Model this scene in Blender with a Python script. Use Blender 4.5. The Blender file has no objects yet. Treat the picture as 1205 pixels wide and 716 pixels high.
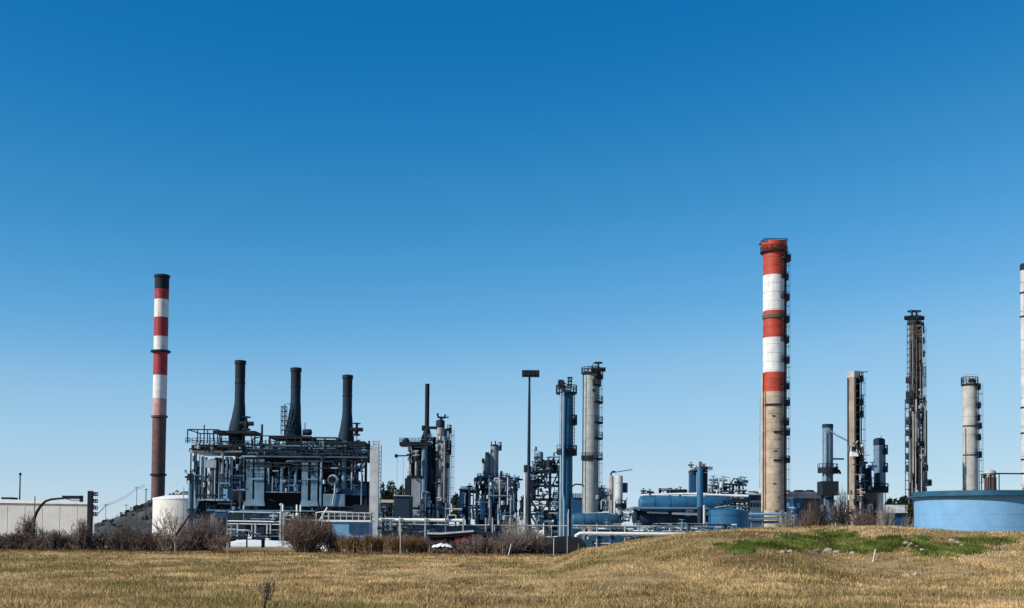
import bpy, math, random
import numpy as np
from mathutils import Vector, Matrix, noise as mnoise
R = math.radians
rnd = random.Random(7)
SC = bpy.context.scene
COL = SC.collection
F, CX, CY = 1400.0, 602.5, 358.0
EYE, PITCH, ROLL, SHIFT = 2.0, R(2.0), R(0.5), 0.1835

# ------------------------------------------------------------------ camera
cd = bpy.data.cameras.new('camera'); cam = bpy.data.objects.new('camera', cd); COL.objects.link(cam)
CM = Matrix.Translation((0, 0, EYE)) @ Matrix.Rotation(math.pi/2 + PITCH, 4, 'X') @ Matrix.Rotation(ROLL, 4, 'Z')
cam.matrix_world = CM
cd.sensor_fit = 'HORIZONTAL'; cd.sensor_width = 36; cd.lens = 36*F/1205; cd.shift_y = SHIFT
cd.clip_start = 0.1; cd.clip_end = 12000
SC.camera = cam

def W(px, py, D):
    """point of the vertical plane y = D seen at a pixel of the photograph"""
    d = CM.to_3x3() @ Vector(((px-CX)/F, ((CY-py) + SHIFT*1205)/F, -1))
    return Vector((d.x*D/d.y, D, EYE + d.z*D/d.y))

# ------------------------------------------------------------------ light
SUN_EL, SUN_AZ = R(33), R(246)     # azimuth clockwise from +Y
sv = Vector((math.sin(SUN_AZ)*math.cos(SUN_EL), math.cos(SUN_AZ)*math.cos(SUN_EL), math.sin(SUN_EL)))
sl = bpy.data.lights.new('sun', 'SUN'); sl.energy = 5.0; sl.angle = R(0.53); sl.color = (1, .94, .85)
so = bpy.data.objects.new('sun', sl); COL.objects.link(so); so.rotation_euler = sv.to_track_quat('Z', 'Y').to_euler()
w = bpy.data.worlds.new('World'); SC.world = w; w.use_nodes = True
nt = w.node_tree; bg = nt.nodes['Background']
sk = nt.nodes.new('ShaderNodeTexSky'); sk.sky_type = 'NISHITA'; sk.sun_disc = False
sk.sun_elevation = SUN_EL; sk.sun_rotation = SUN_AZ; sk.air_density = 1.0; sk.dust_density = 0.0; sk.ozone_density = 10.0; sk.altitude = 2000
def vmul(k, a):
    x = nt.nodes.new('ShaderNodeVectorMath'); x.operation = 'SCALE'; x.inputs['Scale'].default_value = k
    nt.links.new(a, x.inputs[0]); return x.outputs[0]
# grade of the whole sky, a polarised deep blue: one curve per channel on the sky's radiance
cu = nt.nodes.new('ShaderNodeRGBCurve'); cu.mapping.extend = 'HORIZONTAL'
for ch, pts in enumerate((((0, 0), (.06, .008), (.078, .032), (.116, .12), (.177, .30), (.32, .46), (1, .8)),
                          ((0, 0), (.15, .164), (.198, .243), (.285, .386), (.41, .56), (.64, .68), (1, .85)),
                          ((0, 0), (.385, .45), (.49, .54), (.65, .71), (.82, .80), (1, .84)))):
    c_ = cu.mapping.curves[ch]
    while len(c_.points) < len(pts): c_.points.new(.5, .5)
    for q_, p_ in zip(c_.points, pts): q_.location = p_
cu.mapping.update()
nt.links.new(vmul(.1275, sk.outputs[0]), cu.inputs['Color']); nt.links.new(vmul(10, cu.outputs[0]), bg.inputs[0]); bg.inputs[1].default_value = 0.0812
SC.view_settings.view_transform = 'Standard'; SC.view_settings.look = 'None'
SC.view_settings.exposure = .3; SC.view_settings.gamma = 1

# ------------------------------------------------------------------ materials
class NB:
    def __init__(s, name):
        s.m = bpy.data.materials.new(name); s.m.use_nodes = True
        s.t = s.m.node_tree; s.n = s.t.nodes; s.l = s.t.links
        s.b = s.n['Principled BSDF']
        s.co = s.n.new('ShaderNodeTexCoord').outputs['Object']
    def noise(s, scale, detail=4, vec=None, rough=.55):
        x = s.n.new('ShaderNodeTexNoise'); x.inputs['Scale'].default_value = scale; x.inputs['Detail'].default_value = detail; x.inputs['Roughness'].default_value = rough
        s.l.new(vec or s.co, x.inputs['Vector']); return x.outputs['Fac']
    def scaled(s, v):
        x = s.n.new('ShaderNodeMapping'); x.inputs['Scale'].default_value = v; s.l.new(s.co, x.inputs['Vector']); return x.outputs[0]
    def ramp(s, fac, stops):
        x = s.n.new('ShaderNodeValToRGB'); e = x.color_ramp.elements
        while len(e) < len(stops): e.new(.5)
        for k, (p, c) in enumerate(stops):
            e[k].position = p; e[k].color = (*c, 1)
        s.l.new(fac, x.inputs[0]); return x.outputs[0]
    def mix(s, fac, a, b, mode='MIX'):
        x = s.n.new('ShaderNodeMix'); x.data_type = 'RGBA'; x.blend_type = mode
        for sock, v in ((x.inputs[0], fac), (x.inputs[6], a), (x.inputs[7], b)):
            if isinstance(v, (int, float)): sock.default_value = v
            elif isinstance(v, tuple): sock.default_value = (*v, 1)
            else: s.l.new(v, sock)
        return x.outputs[2]
    def bump(s, h, strength, dist):
        x = s.n.new('ShaderNodeBump'); x.inputs['Strength'].default_value = strength; x.inputs['Distance'].default_value = dist
        s.l.new(h, x.inputs['Height']); s.l.new(x.outputs[0], s.b.inputs['Normal'])
MATS = {}
def mat(name, c, rough=.6, metal=0., stain=(.12, .09, .07), amt=.35, streak=True, var=.25):
    """weathered paint / metal / concrete: patchy tone, vertical streaks and blotches of dirt"""
    b = NB(name)
    g = b.noise(.6, 5)
    dk = tuple(x*(1-var) for x in c); lt = tuple(min(1, x*(1+var)) for x in c)
    base = b.ramp(g, [(.3, dk), (.7, lt)])
    st = b.noise(1.0, 5, b.scaled((1.6, 1.6, .12)) if streak else b.scaled((.5, .5, .5)), .65)
    f = b.ramp(st, [(.52, (0, 0, 0)), (.74, (amt, amt, amt))])
    base = b.mix(f, base, stain)
    fine = b.noise(5, 4)
    base = b.mix(.35, base, b.ramp(fine, [(.35, (.7, .7, .7)), (.65, (1, 1, 1))]), 'MULTIPLY')
    b.l.new(base, b.b.inputs['Base Color']); b.b.inputs['Roughness'].default_value = rough; b.b.inputs['Metallic'].default_value = metal; b.b.inputs['Specular IOR Level'].default_value = .3
    b.bump(fine, .25, .03)
    MATS[name] = b.m; return b.m
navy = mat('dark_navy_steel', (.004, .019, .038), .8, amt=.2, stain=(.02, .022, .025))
ink = mat('near_black_steel', (.004, .010, .017), .8, amt=.2, stain=(.016, .014, .014))
slate = mat('slate_blue_paint', (.11, .19, .26), .6, amt=.4, stain=(.03, .04, .05))
teal = mat('teal_blue_paint', (.016, .078, .135), .5, amt=.3, stain=(.02, .05, .08))
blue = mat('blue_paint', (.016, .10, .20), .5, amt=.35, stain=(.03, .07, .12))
sky_blue = mat('pale_blue_paint', (.145, .31, .50), .5, amt=.16, stain=(.10, .18, .26), var=.08)
royal = mat('bright_blue_panel', (.010, .055, .13), .5, amt=.3)
pale = mat('pale_grey_paint', (.42, .43, .42), .6, amt=.45, stain=(.16, .15, .14))
galv = mat('galvanised_steel', (.30, .34, .37), .45, .3, amt=.4)
silver = mat('weathered_aluminium_cladding', (.25, .26, .255), .6, 0., amt=.6, stain=(.08, .09, .10))
dullwhite = mat('weathered_white_bands', (.60, .60, .58), .7, amt=.6, stain=(.30, .26, .23), var=.15)
white = mat('white_paint', (.78, .78, .76), .5, amt=.35, stain=(.35, .33, .30), var=.08)
offwhite = mat('cream_tank_paint', (.60, .57, .52), .65, amt=.25, stain=(.36, .33, .29), var=.08)
cladgrey = mat('grey_blue_cladding', (.19, .23, .25), .6, amt=.5, stain=(.08, .09, .09))
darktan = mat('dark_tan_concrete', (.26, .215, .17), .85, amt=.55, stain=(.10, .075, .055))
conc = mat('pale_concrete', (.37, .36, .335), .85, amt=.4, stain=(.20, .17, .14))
tan = mat('tan_concrete', (.37, .295, .215), .85, amt=.5, stain=(.16, .12, .09))
red = mat('faded_red_paint', (.36, .045, .025), .6, amt=.4, stain=(.16, .04, .03))
red2 = mat('dull_crimson_paint', (.27, .022, .03), .6, amt=.4, stain=(.12, .03, .03))
pink = mat('bleached_red_paint', (.45, .24, .22), .7, amt=.5, stain=(.24, .10, .09))
brownc = mat('sooty_brown_concrete', (.115, .062, .058), .8, amt=.4, stain=(.05, .035, .035))
rust = mat('rusty_brown_steel', (.09, .078, .07), .75, amt=.6, stain=(.05, .035, .03))
beige = mat('beige_cladding', (.46, .36, .26), .7, amt=.3)
glass = mat('dark_window_glass', (.015, .02, .025), .15, amt=.05)
bark = mat('dark_bark', (.045, .035, .03), .9, amt=.3)
wood = mat('grey_weathered_wood', (.22, .18, .14), .9, amt=.5)
stone = mat('pale_limestone', (.34, .30, .25), .9, amt=.5, streak=False)
matt_black = mat('near_black_matt', (.004, .004, .005), .95, amt=.1)

def leafmat(name, c1, c2, trans=.25, scale=.35, patch=0.):
    b = NB(name)
    a = b.n.new('ShaderNodeAttribute'); a.attribute_name = 'tint'
    n = b.noise(scale, 3)
    mx = b.n.new('ShaderNodeMath'); mx.operation = 'ADD'; b.l.new(n, mx.inputs[0]); b.l.new(a.outputs['Fac'], mx.inputs[1])
    hf = b.n.new('ShaderNodeMath'); hf.operation = 'MULTIPLY'; b.l.new(mx.outputs[0], hf.inputs[0]); hf.inputs[1].default_value = .5
    if patch:   # broad drifts of darker and lighter growth as well as blade to blade variety
        n2 = b.noise(patch, 5, b.scaled((1, .55, 1)), .68); m2 = b.n.new('ShaderNodeMapRange'); m2.inputs[1].default_value = .34; m2.inputs[2].default_value = .66; b.l.new(n2, m2.inputs[0])
        m3 = b.n.new('ShaderNodeMath'); m3.operation = 'MULTIPLY'; b.l.new(m2.outputs[0], m3.inputs[0]); m3.inputs[1].default_value = .62
        m4 = b.n.new('ShaderNodeMath'); m4.operation = 'MULTIPLY_ADD'; b.l.new(a.outputs['Fac'], m4.inputs[0]); m4.inputs[1].default_value = .42; b.l.new(m3.outputs[0], m4.inputs[2]); hf = m4
    c = b.ramp(hf.outputs[0], [(.22 if patch else .25, c1), (.80 if patch else .75, c2)])
    d = b.n.new('ShaderNodeBsdfDiffuse'); t = b.n.new('ShaderNodeBsdfTranslucent'); s = b.n.new('ShaderNodeMixShader'); s.inputs[0].default_value = trans
    b.l.new(c, d.inputs[0]); b.l.new(c, t.inputs[0]); b.l.new(d.outputs[0], s.inputs[1]); b.l.new(t.outputs[0], s.inputs[2])
    b.l.new(s.outputs[0], b.n['Material Output'].inputs['Surface'])
    return b.m
twig_brown = leafmat('brown_twigs', (.09, .065, .052), (.27, .20, .16), 0)
twig_purple = leafmat('purplish_twigs', (.10, .076, .068), (.30, .235, .21), 0)
twig_dark = leafmat('dark_twigs', (.035, .028, .026), (.15, .115, .098), 0)
twig_grey = leafmat('pale_grey_twigs', (.16, .14, .12), (.42, .38, .33), 0)
twig_straw = leafmat('rusty_reed', (.12, .07, .035), (.34, .215, .115), .1)
leaf_dark = leafmat('dark_evergreen_leaves', (.010, .020, .016), (.035, .055, .035), .15)
leaf_olive = leafmat('olive_leaves', (.03, .035, .018), (.08, .08, .04), .2)

# ------------------------------------------------------------------ shapes: (verts, faces)
def s_box(x0, x1, y0, y1, z0, z1):
    v = [(x, y, z) for z in (z0, z1) for y in (y0, y1) for x in (x0, x1)]
    return v, [(0, 2, 3, 1), (4, 5, 7, 6), (0, 1, 5, 4), (2, 6, 7, 3), (0, 4, 6, 2), (1, 3, 7, 5)]
def s_lathe(cx, cy, prof, n=24):
    """prof: (radius, z) from bottom to top; r = 0 closes to a point"""
    v, f, rows = [], [], []
    for r, z in prof:
        if r <= 1e-6: rows.append([len(v)]); v.append((cx, cy, z))
        else:
            rows.append(list(range(len(v), len(v)+n)))
            v += [(cx+r*math.cos(2*math.pi*k/n), cy+r*math.sin(2*math.pi*k/n), z) for k in range(n)]
    for a, b in zip(rows, rows[1:]):
        for k in range(n):
            q = (k+1) % n
            if len(a) == 1 and len(b) == 1: continue
            if len(a) == 1: f.append((a[0], b[q], b[k]))
            elif len(b) == 1: f.append((a[k], a[q], b[0]))
            else: f.append((a[k], a[q], b[q], b[k]))
    if len(rows[0]) > 1: f.append(tuple(reversed(rows[0])))
    if len(rows[-1]) > 1: f.append(tuple(rows[-1]))
    return v, f
def s_tube(pts, r, n=8):
    pts = [Vector(p) for p in pts]; v, f = [], []
    for i, p in enumerate(pts):
        d = (pts[min(i+1, len(pts)-1)] - pts[max(i-1, 0)]).normalized()
        u = d.cross(Vector((0, 1, 0)) if abs(d.y) < .9 else Vector((1, 0, 0))).normalized(); q = d.cross(u)
        rr = r[i] if isinstance(r, (list, tuple)) else r
        v += [tuple(p + u*rr*math.cos(2*math.pi*k/n) + q*rr*math.sin(2*math.pi*k/n)) for k in range(n)]
    for i in range(len(pts)-1):
        for k in range(n):
            a, b = i*n+k, i*n+(k+1) % n
            f.append((a, b, b+n, a+n))
    f.append(tuple(reversed(range(n)))); f.append(tuple(range(len(v)-n, len(v))))
    return v, f
def s_bar(a, b, w): return s_tube([a, b], w*.7, 4)
def s_drum(x0, x1, cy, cz, r, n=24):
    """lying vessel along x with dished ends"""
    prof = []
    e = r*.45
    for k in range(5): a = math.pi/2*k/4; prof.append((r*math.sin(a), x0+e-e*math.cos(a)))
    for k in range(5): a = math.pi/2*k/4; prof.append((r*math.cos(a), x1-e+e*math.sin(a)))
    v, f = s_lathe(0, 0, prof, n)
    return [(z, cy+y, cz-x) for x, y, z in v], f
def s_sector(cx, cy, ri, ro, a0, a1, z0, z1):
    n = max(3, int(abs(a1-a0)/18)); v, f = [], []
    for k in range(n+1):
        a = R(a0+(a1-a0)*k/n); c, s = math.cos(a), math.sin(a)
        v += [(cx+ri*c, cy+ri*s, z0), (cx+ro*c, cy+ro*s, z0), (cx+ro*c, cy+ro*s, z1), (cx+ri*c, cy+ri*s, z1)]
    for k in range(n):
        a, b = 4*k, 4*k+4
        for j in range(4): q = (j+1) % 4; f.append((a+j, b+j, b+q, a+q))
    f.append((3, 2, 1, 0)); f.append((4*n, 4*n+1, 4*n+2, 4*n+3))
    return v, f

def build(name, pieces, parent=None, smooth=True, tint=None):
    """pieces: list of (material, shape); links ONE mesh object"""
    v, f, mi, ms = [], [], [], []
    for m, (sv_, sf) in pieces:
        if m not in ms: ms.append(m)
        o = len(v); v += sv_; f += [tuple(i+o for i in q) for q in sf]; mi += [ms.index(m)]*len(sf)
    me = bpy.data.meshes.new(name); me.from_pydata(v, [], f); me.validate()
    for m in ms: me.materials.append(m)
    if len(me.polygons) == len(mi): me.polygons.foreach_set('material_index', mi)
    if smooth:
        me.polygons.foreach_set('use_smooth', [True]*len(me.polygons)); me.set_sharp_from_angle(angle=R(35))
    o = bpy.data.objects.new(name, me); COL.objects.link(o)
    if parent is not None: o.parent = parent
    return o
def tag(o, label, cat, group=None, kind=None):
    if label: o['label'] = label
    if cat: o['category'] = cat
    if group: o['group'] = group
    if kind: o['kind'] = kind
    return o

# ------------------------------------------------------------------ terrain heights
CREST = [(650, 655), (690, 650.5), (720, 647), (750, 640), (800, 631), (850, 626), (900, 623), (950, 620.5), (1000, 620), (1050, 621), (1077, 624), (1120, 627), (1170, 628.5), (1205, 629), (1330, 630), (1420, 640), (1500, 652)]
_cx, _cz = [], []
for px, py in CREST:
    q = W(px, py-.5, 72); _cx.append(q.x); _cz.append(max(0, q.z))
_cx = np.array(_cx); _cz = np.array(_cz); _cz[0] = 0; _cz[-1] = 0
def sm(a, b, x): t = np.clip((x-a)/(b-a), 0, 1); return t*t*(3-2*t)
def ground(x, y):
    x = np.asarray(x, float); y = np.asarray(y, float)
    xs = x*72/np.maximum(y, 40)*.5 + x*.5
    h = np.interp(xs, _cx, _cz, left=0, right=0)
    front = sm(44, 72, y + 3*np.sin(x*.23)+1.5*np.sin(x*.61+1))
    m = h*front*(1-sm(80, 104, y))
    m = m + .10*np.sin(x*.9+y*.3)*np.sin(y*.55-x*.2)*front*(1-sm(80, 104, y))*(h > .6)*np.clip(1-np.abs(y-60)/12, 0, 1)
    roll = (.045*np.sin(x*.31+.5*np.sin(y*.13))*np.sin(y*.27) + .03*np.sin(x*.83+y*.41))*(1-sm(95, 115, y))
    return m + roll
def gz(x, y): return float(ground(x, y))

class T:
    """a thing standing at distance D; every shape below is given in pixels of the photograph and turned into metres at that distance"""
    def __init__(s, name, label, cat, D, px, py=600, group=None, z0=0.):
        s.D, s.py, s.s = D, py, D/F
        o = W(px, py, D); s.o = Vector((o.x, D, z0)); s.px = px
        s.root = bpy.data.objects.new(name, None); COL.objects.link(s.root); s.root.location = s.o
        s.root.empty_display_size = .5
        tag(s.root, label, cat, group)
    def x(s, px): return W(px, s.py, s.D).x - s.o.x
    def z(s, py, px=None): return W(s.px if px is None else px, py, s.D).z - s.o.z
    def add(s, name, pieces, parent=None, label=None):
        o = build(name, pieces, parent or s.root)
        if label: o['label'] = label
        return o
    def box(s, name, x0, x1, y0, y1, m, d=1., y=0., parent=None, label=None):
        return s.add(name, [(m, s_box(s.x(x0), s.x(x1), y-d/2, y+d/2, max(s.z(y1), -s.o.z-.3), s.z(y0)))], parent, label)
    def cyl(s, name, x0, x1, y0, y1, m, y=0., top='flat', xb=None, ring=0, rm=None, parent=None, label=None, n=28, rim=0):
        cx = s.x((x0+x1)/2); r = s.s*(x1-x0)/2; rb = r if xb is None else s.s*(xb[1]-xb[0])/2
        z1, z0 = s.z(y0), max(s.z(y1), -.3)
        prof = [(rb, z0)]
        if top == 'dome': prof += [(r, z1-r*.4)] + [(r*math.cos(a), z1-r*.4+r*.4*math.sin(a)) for a in (.35, .7, 1.05, 1.35)] + [(0, z1)]
        elif top == 'cone': prof += [(r, z1-r*.16), (0, z1)]
        elif top == 'open': prof += [(r, z1), (r*.86, z1), (r*.86, z1-r*1.5)]
        else: prof += [(r, z1)]
        pcs = [(m, s_lathe(cx, y, prof, n))]
        if ring:
            z = z0 + ring
            while z < z1-.6:
                rr = rb+(r-rb)*(z-z0)/(z1-z0)
                pcs.append((rm or m, s_lathe(cx, y, [(rr*.9, z-.06), (rr+.045, z-.06), (rr+.045, z+.06), (rr*.9, z+.06)], n))); z += ring
        if rim: pcs.append((rm or m, s_lathe(cx, y, [(r*.9, z1-rim), (r+.12, z1-rim), (r+.12, z1-.02), (r*.9, z1-.02)], n)))
        return s.add(name, pcs, parent, label)
    def drum(s, name, x0, x1, y0, y1, m, y=0., parent=None, label=None, bands=0):
        r = s.s*(y1-y0)/2; cz = s.z((y0+y1)/2)
        pcs = [(m, s_drum(s.x(x0), s.x(x1), y, cz, r))]
        for k in range(bands):
            bx = s.x(x0+(x1-x0)*(k+1)/(bands+1))
            v, f = s_lathe(0, 0, [(r*.9, -.07), (r+.05, -.07), (r+.05, .07), (r*.9, .07)], 24)
            pcs.append((m, ([(bx+q[2], y+q[1], cz-q[0]) for q in v], f)))
        return s.add(name, pcs, parent, label)
    def tube(s, name, pts, wpx, m, parent=None, label=None, n=8):
        P = [(s.x(p[0]), p[2] if len(p) > 2 else 0., s.z(p[1])) for p in pts]
        return s.add(name, [(m, s_tube(P, wpx*s.s/2, n))], parent, label)
    def rail(s, name, x0, x1, y0, y1, m, y=0., n=8, depth=0., w=.10, mid=1, parent=None):
        """guard rail: posts, top and mid rail between two pixel corners; depth > 0 wraps it round a deck"""
        X0, X1, Z0, Z1 = s.x(x0), s.x(x1), s.z(y1), s.z(y0)
        pcs = []
        for yy in ([y] if not depth else [y-depth/2, y+depth/2]):
            for k in range(n+1):
                xx = X0+(X1-X0)*k/n; pcs.append((m, s_bar((xx, yy, Z0), (xx, yy, Z1), w)))
            for q in range(mid+1):
                zz = Z1-(Z1-Z0)*q/(mid+1); pcs.append((m, s_bar((X0, yy, zz), (X1, yy, zz), w)))
        if depth:
            for xx in (X0, X1):
                for q in range(mid+1):
                    zz = Z1-(Z1-Z0)*q/(mid+1); pcs.append((m, s_bar((xx, y-depth/2, zz), (xx, y+depth/2, zz), w)))
        return s.add(name, pcs, parent)
    def platform(s, cpx, rpx, opx, py, m=None, a0=-80, a1=60, y=0., hpx=None, th=.5, toe=True):
        """part-circle access platform round a column, railing as its sub-part"""
        m = m or ink; cx = s.x(cpx); ri, ro = rpx*s.s*.96, opx*s.s; z = s.z(py)
        o = s.add('platform', [(m, s_sector(cx, y, ri, ro, a0, a1, z-th*(1 if a1-a0 < 250 else .6), z))] + ([(m, s_sector(cx, y, ro-.07, ro, a0, a1, z+.003, z+.5))] if toe and a1-a0 < 250 else []))
        pcs = []; h = 1.25 if hpx is None else hpx*s.s; n = max(3, int(abs(a1-a0)/22)); P = []
        for k in range(n+1):
            a = R(a0+(a1-a0)*k/n); P.append((cx+(ro-.06)*math.cos(a), y+(ro-.06)*math.sin(a)))
        for k, p in enumerate(P):
            pcs.append((m, s_bar((*p, z-.1), (*p, z+h), .09)))
            if k:
                for hh in (h, h*.5): pcs.append((m, s_bar((*P[k-1], z+hh), (*p, z+hh), .08)))
        s.add('railing', pcs, o)
        return o
    def ladder(s, px, y0, y1, m=None, y=0., cage=True, wpx=None):
        m = m or ink; x = s.x(px); z0, z1 = s.z(y1), s.z(y0); hw = .3; pcs = []
        for q in (-hw, hw): pcs.append((m, s_bar((x+q*.5, y+q, z0), (x+q*.5, y+q, z1), .09)))
        z = z0
        while z < z1: pcs.append((m, s_bar((x-hw*.5, y-hw, z), (x+hw*.5, y+hw, z), .06))); z += .6
        if cage:
            z = z0+2
            while z < z1:
                P = [(x-hw*.5, y-hw, z), (x+.45, y-.5, z), (x+.85, y, z), (x+.6, y+.4, z), (x+hw*.5, y+hw, z)]
                for a, b in zip(P, P[1:]): pcs.append((m, s_bar(a, b, .04)))
                z += 2.2
            for q in ((x+.45, y-.5), (x+.85, y), (x+.6, y+.4)): pcs.append((m, s_bar((*q, z0+2), (*q, z1), .03)))
        return s.add('ladder', pcs)
    def frame(s, name, x0, x1, y0, y1, m, nx=3, nz=3, d=4., y=0., w=.3, brace=True, seed=0, parent=None):
        """open steel frame: columns, beams and diagonal braces on two faces"""
        X = [s.x(x0+(x1-x0)*k/nx) for k in range(nx+1)]; zb, zt = max(s.z(y1), -.3), s.z(y0)
        Z = [zb+(zt-zb)*k/nz for k in range(nz+1)]; pcs = []; q = random.Random(seed)
        for yy in (y-d/2, y+d/2):
            for xx in X: pcs.append((m, s_box(xx-w/2, xx+w/2, yy-w/2, yy+w/2, zb, zt)))
            for zz in Z[1:]: pcs.append((m, s_box(X[0]-w, X[-1]+w, yy-w*.4, yy+w*.4, zz-w*.5, zz+w*.4)))
            if brace:
                for i in range(nx):
                    for j in range(nz):
                        t = q.random()
                        if t < .4: pcs.append((m, s_bar((X[i], yy, Z[j]), (X[i+1], yy, Z[j+1]), w*.5)))
                        elif t < .75: pcs.append((m, s_bar((X[i+1], yy, Z[j]), (X[i], yy, Z[j+1]), w*.5)))
        for xx in X:
            for zz in Z[1:]: pcs.append((m, s_box(xx-w*.35, xx+w*.35, y-d/2, y+d/2, zz-w*.45, zz+w*.35)))
        return s.add(name, pcs, parent)
    def valve(s, px, py, m, y=0., k=1.):
        x, z = s.x(px), s.z(py); r = .22*k
        o = s.add('valve', [(m, s_lathe(x, y, [(r*1.6, z-r*2.4), (r*1.6, z-r*2), (r*.7, z-r*1.6), (r, z-r*.6), (r, z+r*.4), (r*.4, z+r), (r*.25, z+r*2.6), (0, z+r*2.7)], 10)),
                            (m, s_tube([(x-r*2.6, y, z), (x+r*2.6, y, z)], r*.8, 8))])
        pts = [(x+r*1.5*math.cos(a*.785), y+r*1.5*math.sin(a*.785), z+r*2.4) for a in range(9)]
        s.add('handwheel', [(m, s_tube(pts, r*.22, 5))], o)
    def clutter(s, x0, x1, y0, y1, n, ms, dep=4., y=0., seed=0, big=1.):
        """pipe runs, elbows, small drums and valves that crowd a process unit, each a part of its own"""
        q = random.Random(seed)
        for i in range(n):
            m = q.choice(ms); yy = y+q.uniform(-dep/2, dep/2); t = q.random(); px = q.uniform(x0, x1); py = q.uniform(y0, y1)
            wpx = q.choice((1., 1.4, 1.8, 2.4))*big
            if t < .3:
                e = min(y1, py+q.uniform(.3, .8)*(y1-y0)); s.tube('pipe', [(px, py, yy), (px, e, yy)], wpx, m)
            elif t < .5:
                e = min(x1, px+q.uniform(.3, .7)*(x1-x0)); s.tube('pipe', [(px, py, yy), (e, py, yy)], wpx, m)
            elif t < .72:
                e = px+q.uniform(-.4, .4)*(x1-x0); e = min(max(e, x0), x1); f = min(y1, py+q.uniform(.15, .5)*(y1-y0)); b = 1.5 if e > px else -1.5
                s.tube('pipe', [(px, f, yy), (px, py+1.5, yy), (px+b*.3, py+.3, yy), (px+b, py, yy), (e, py, yy), (e, min(y1, py+3), yy)], wpx, m)
            elif t < .86:
                h = q.uniform(4, 9)*big; r = q.uniform(1.6, 3)*big; s.cyl('vessel', px-r, px+r, py, min(y1, py+h), m, yy, 'dome', n=14)
            else: s.valve(px, py, slate if m in (white, pale) else m, yy, q.uniform(.9, 1.5)*big)

# ------------------------------------------------------------------ ground, field, yard, hills
def grid_obj(name, xs, ys, zf, m):
    X, Y = np.meshgrid(xs, ys); Z = zf(X, Y)
    v = np.stack([X.ravel(), Y.ravel(), Z.ravel()], 1); nx, ny = len(xs), len(ys)
    i = np.arange((ny-1)*(nx-1)); r, c = i//(nx-1), i % (nx-1); a = r*nx+c
    f = np.stack([a, a+1, a+nx+1, a+nx], 1)
    me = bpy.data.meshes.new(name); me.from_pydata(v.tolist(), [], f.tolist())
    me.polygons.foreach_set('use_smooth', [True]*len(me.polygons)); me.materials.append(m)
    o = bpy.data.objects.new(name, me); COL.objects.link(o); return o
b = NB('dry_field_soil')
c1 = b.ramp(b.noise(.12, 5), [(.34, (.17, .105, .045)), (.52, (.36, .25, .115)), (.68, (.47, .35, .18))])
c2 = b.ramp(b.noise(1.4, 6, None, .7), [(.3, (.35, .33, .26)), (.6, (1, 1, 1))])
cc = b.mix(.8, c1, c2, 'MULTIPLY')
g = b.ramp(b.noise(.07, 4, b.scaled((1, 1.7, 1))), [(.58, (0, 0, 0)), (.70, (.6, .6, .6))])
cc = b.mix(g, cc, (.085, .085, .025))
b.l.new(cc, b.b.inputs['Base Color']); b.b.inputs['Roughness'].default_value = 1; b.b.inputs['Specular IOR Level'].default_value = .1
b.bump(b.noise(5, 6, None, .7), .9, .12)
def far_z(X, Y): return ground(X, Y)
xs = np.concatenate([np.linspace(-6000, -140, 14)[:-1], np.linspace(-140, 140, 281), np.linspace(140, 6000, 14)[1:]])
ys = np.concatenate([np.linspace(-400, -5, 8)[:-1], np.linspace(-5, 118, 165), np.linspace(118, 300, 20)[1:], np.linspace(300, 9000, 16)[1:]])
tag(grid_obj('ground', xs, ys, far_z, b.m), 'dry straw coloured meadow with a low mound on its right', 'ground', kind='structure')
yb = NB('pale_gravel')
yc = yb.ramp(yb.noise(.15, 5), [(.3, (.26, .25, .24)), (.7, (.46, .45, .43))])
yb.l.new(yc, yb.b.inputs['Base Color']); yb.b.inputs['Roughness'].default_value = .95
tag(grid_obj('yard_paving', np.linspace(-200, 260, 24), np.linspace(146, 520, 24), lambda X, Y: X*0+.006, yb.m), 'pale gravel yard under the refinery', 'yard', kind='structure')

# wooded hillside on the left, behind the hedge
hp = [(60, 628), (112, 616), (130, 610), (150, 600), (165, 590), (178, 583), (200, 578), (240, 580), (300, 596), (380, 618), (460, 632)]
hx = np.array([W(p, 600, 360).x for p, _ in hp]); hz = np.array([max(-1, W(p, q, 360).z) for p, q in hp])
hb = NB('scrub_hillside')
hc = hb.ramp(hb.noise(.12, 6, None, .7), [(.32, (.010, .014, .016)), (.52, (.035, .038, .04)), (.72, (.13, .12, .12))])
hb.l.new(hc, hb.b.inputs['Base Color']); hb.b.inputs['Roughness'].default_value = 1; hb.bump(hb.noise(.4, 6), 1., 1.)
def hill_z(X, Y):
    return np.interp(X, hx, hz)*(1-np.clip(np.abs(Y-372)/42, 0, 1)**2)-.5+.5*np.sin(X*.7+Y*.3)*np.sin(Y*.4)*.6
tag(grid_obj('hillside', np.linspace(hx[0], hx[-1], 90), np.linspace(331, 413, 30), hill_z, hb.m), 'dark scrub covered slope rising towards the striped chimney', 'hill', kind='structure')

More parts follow.
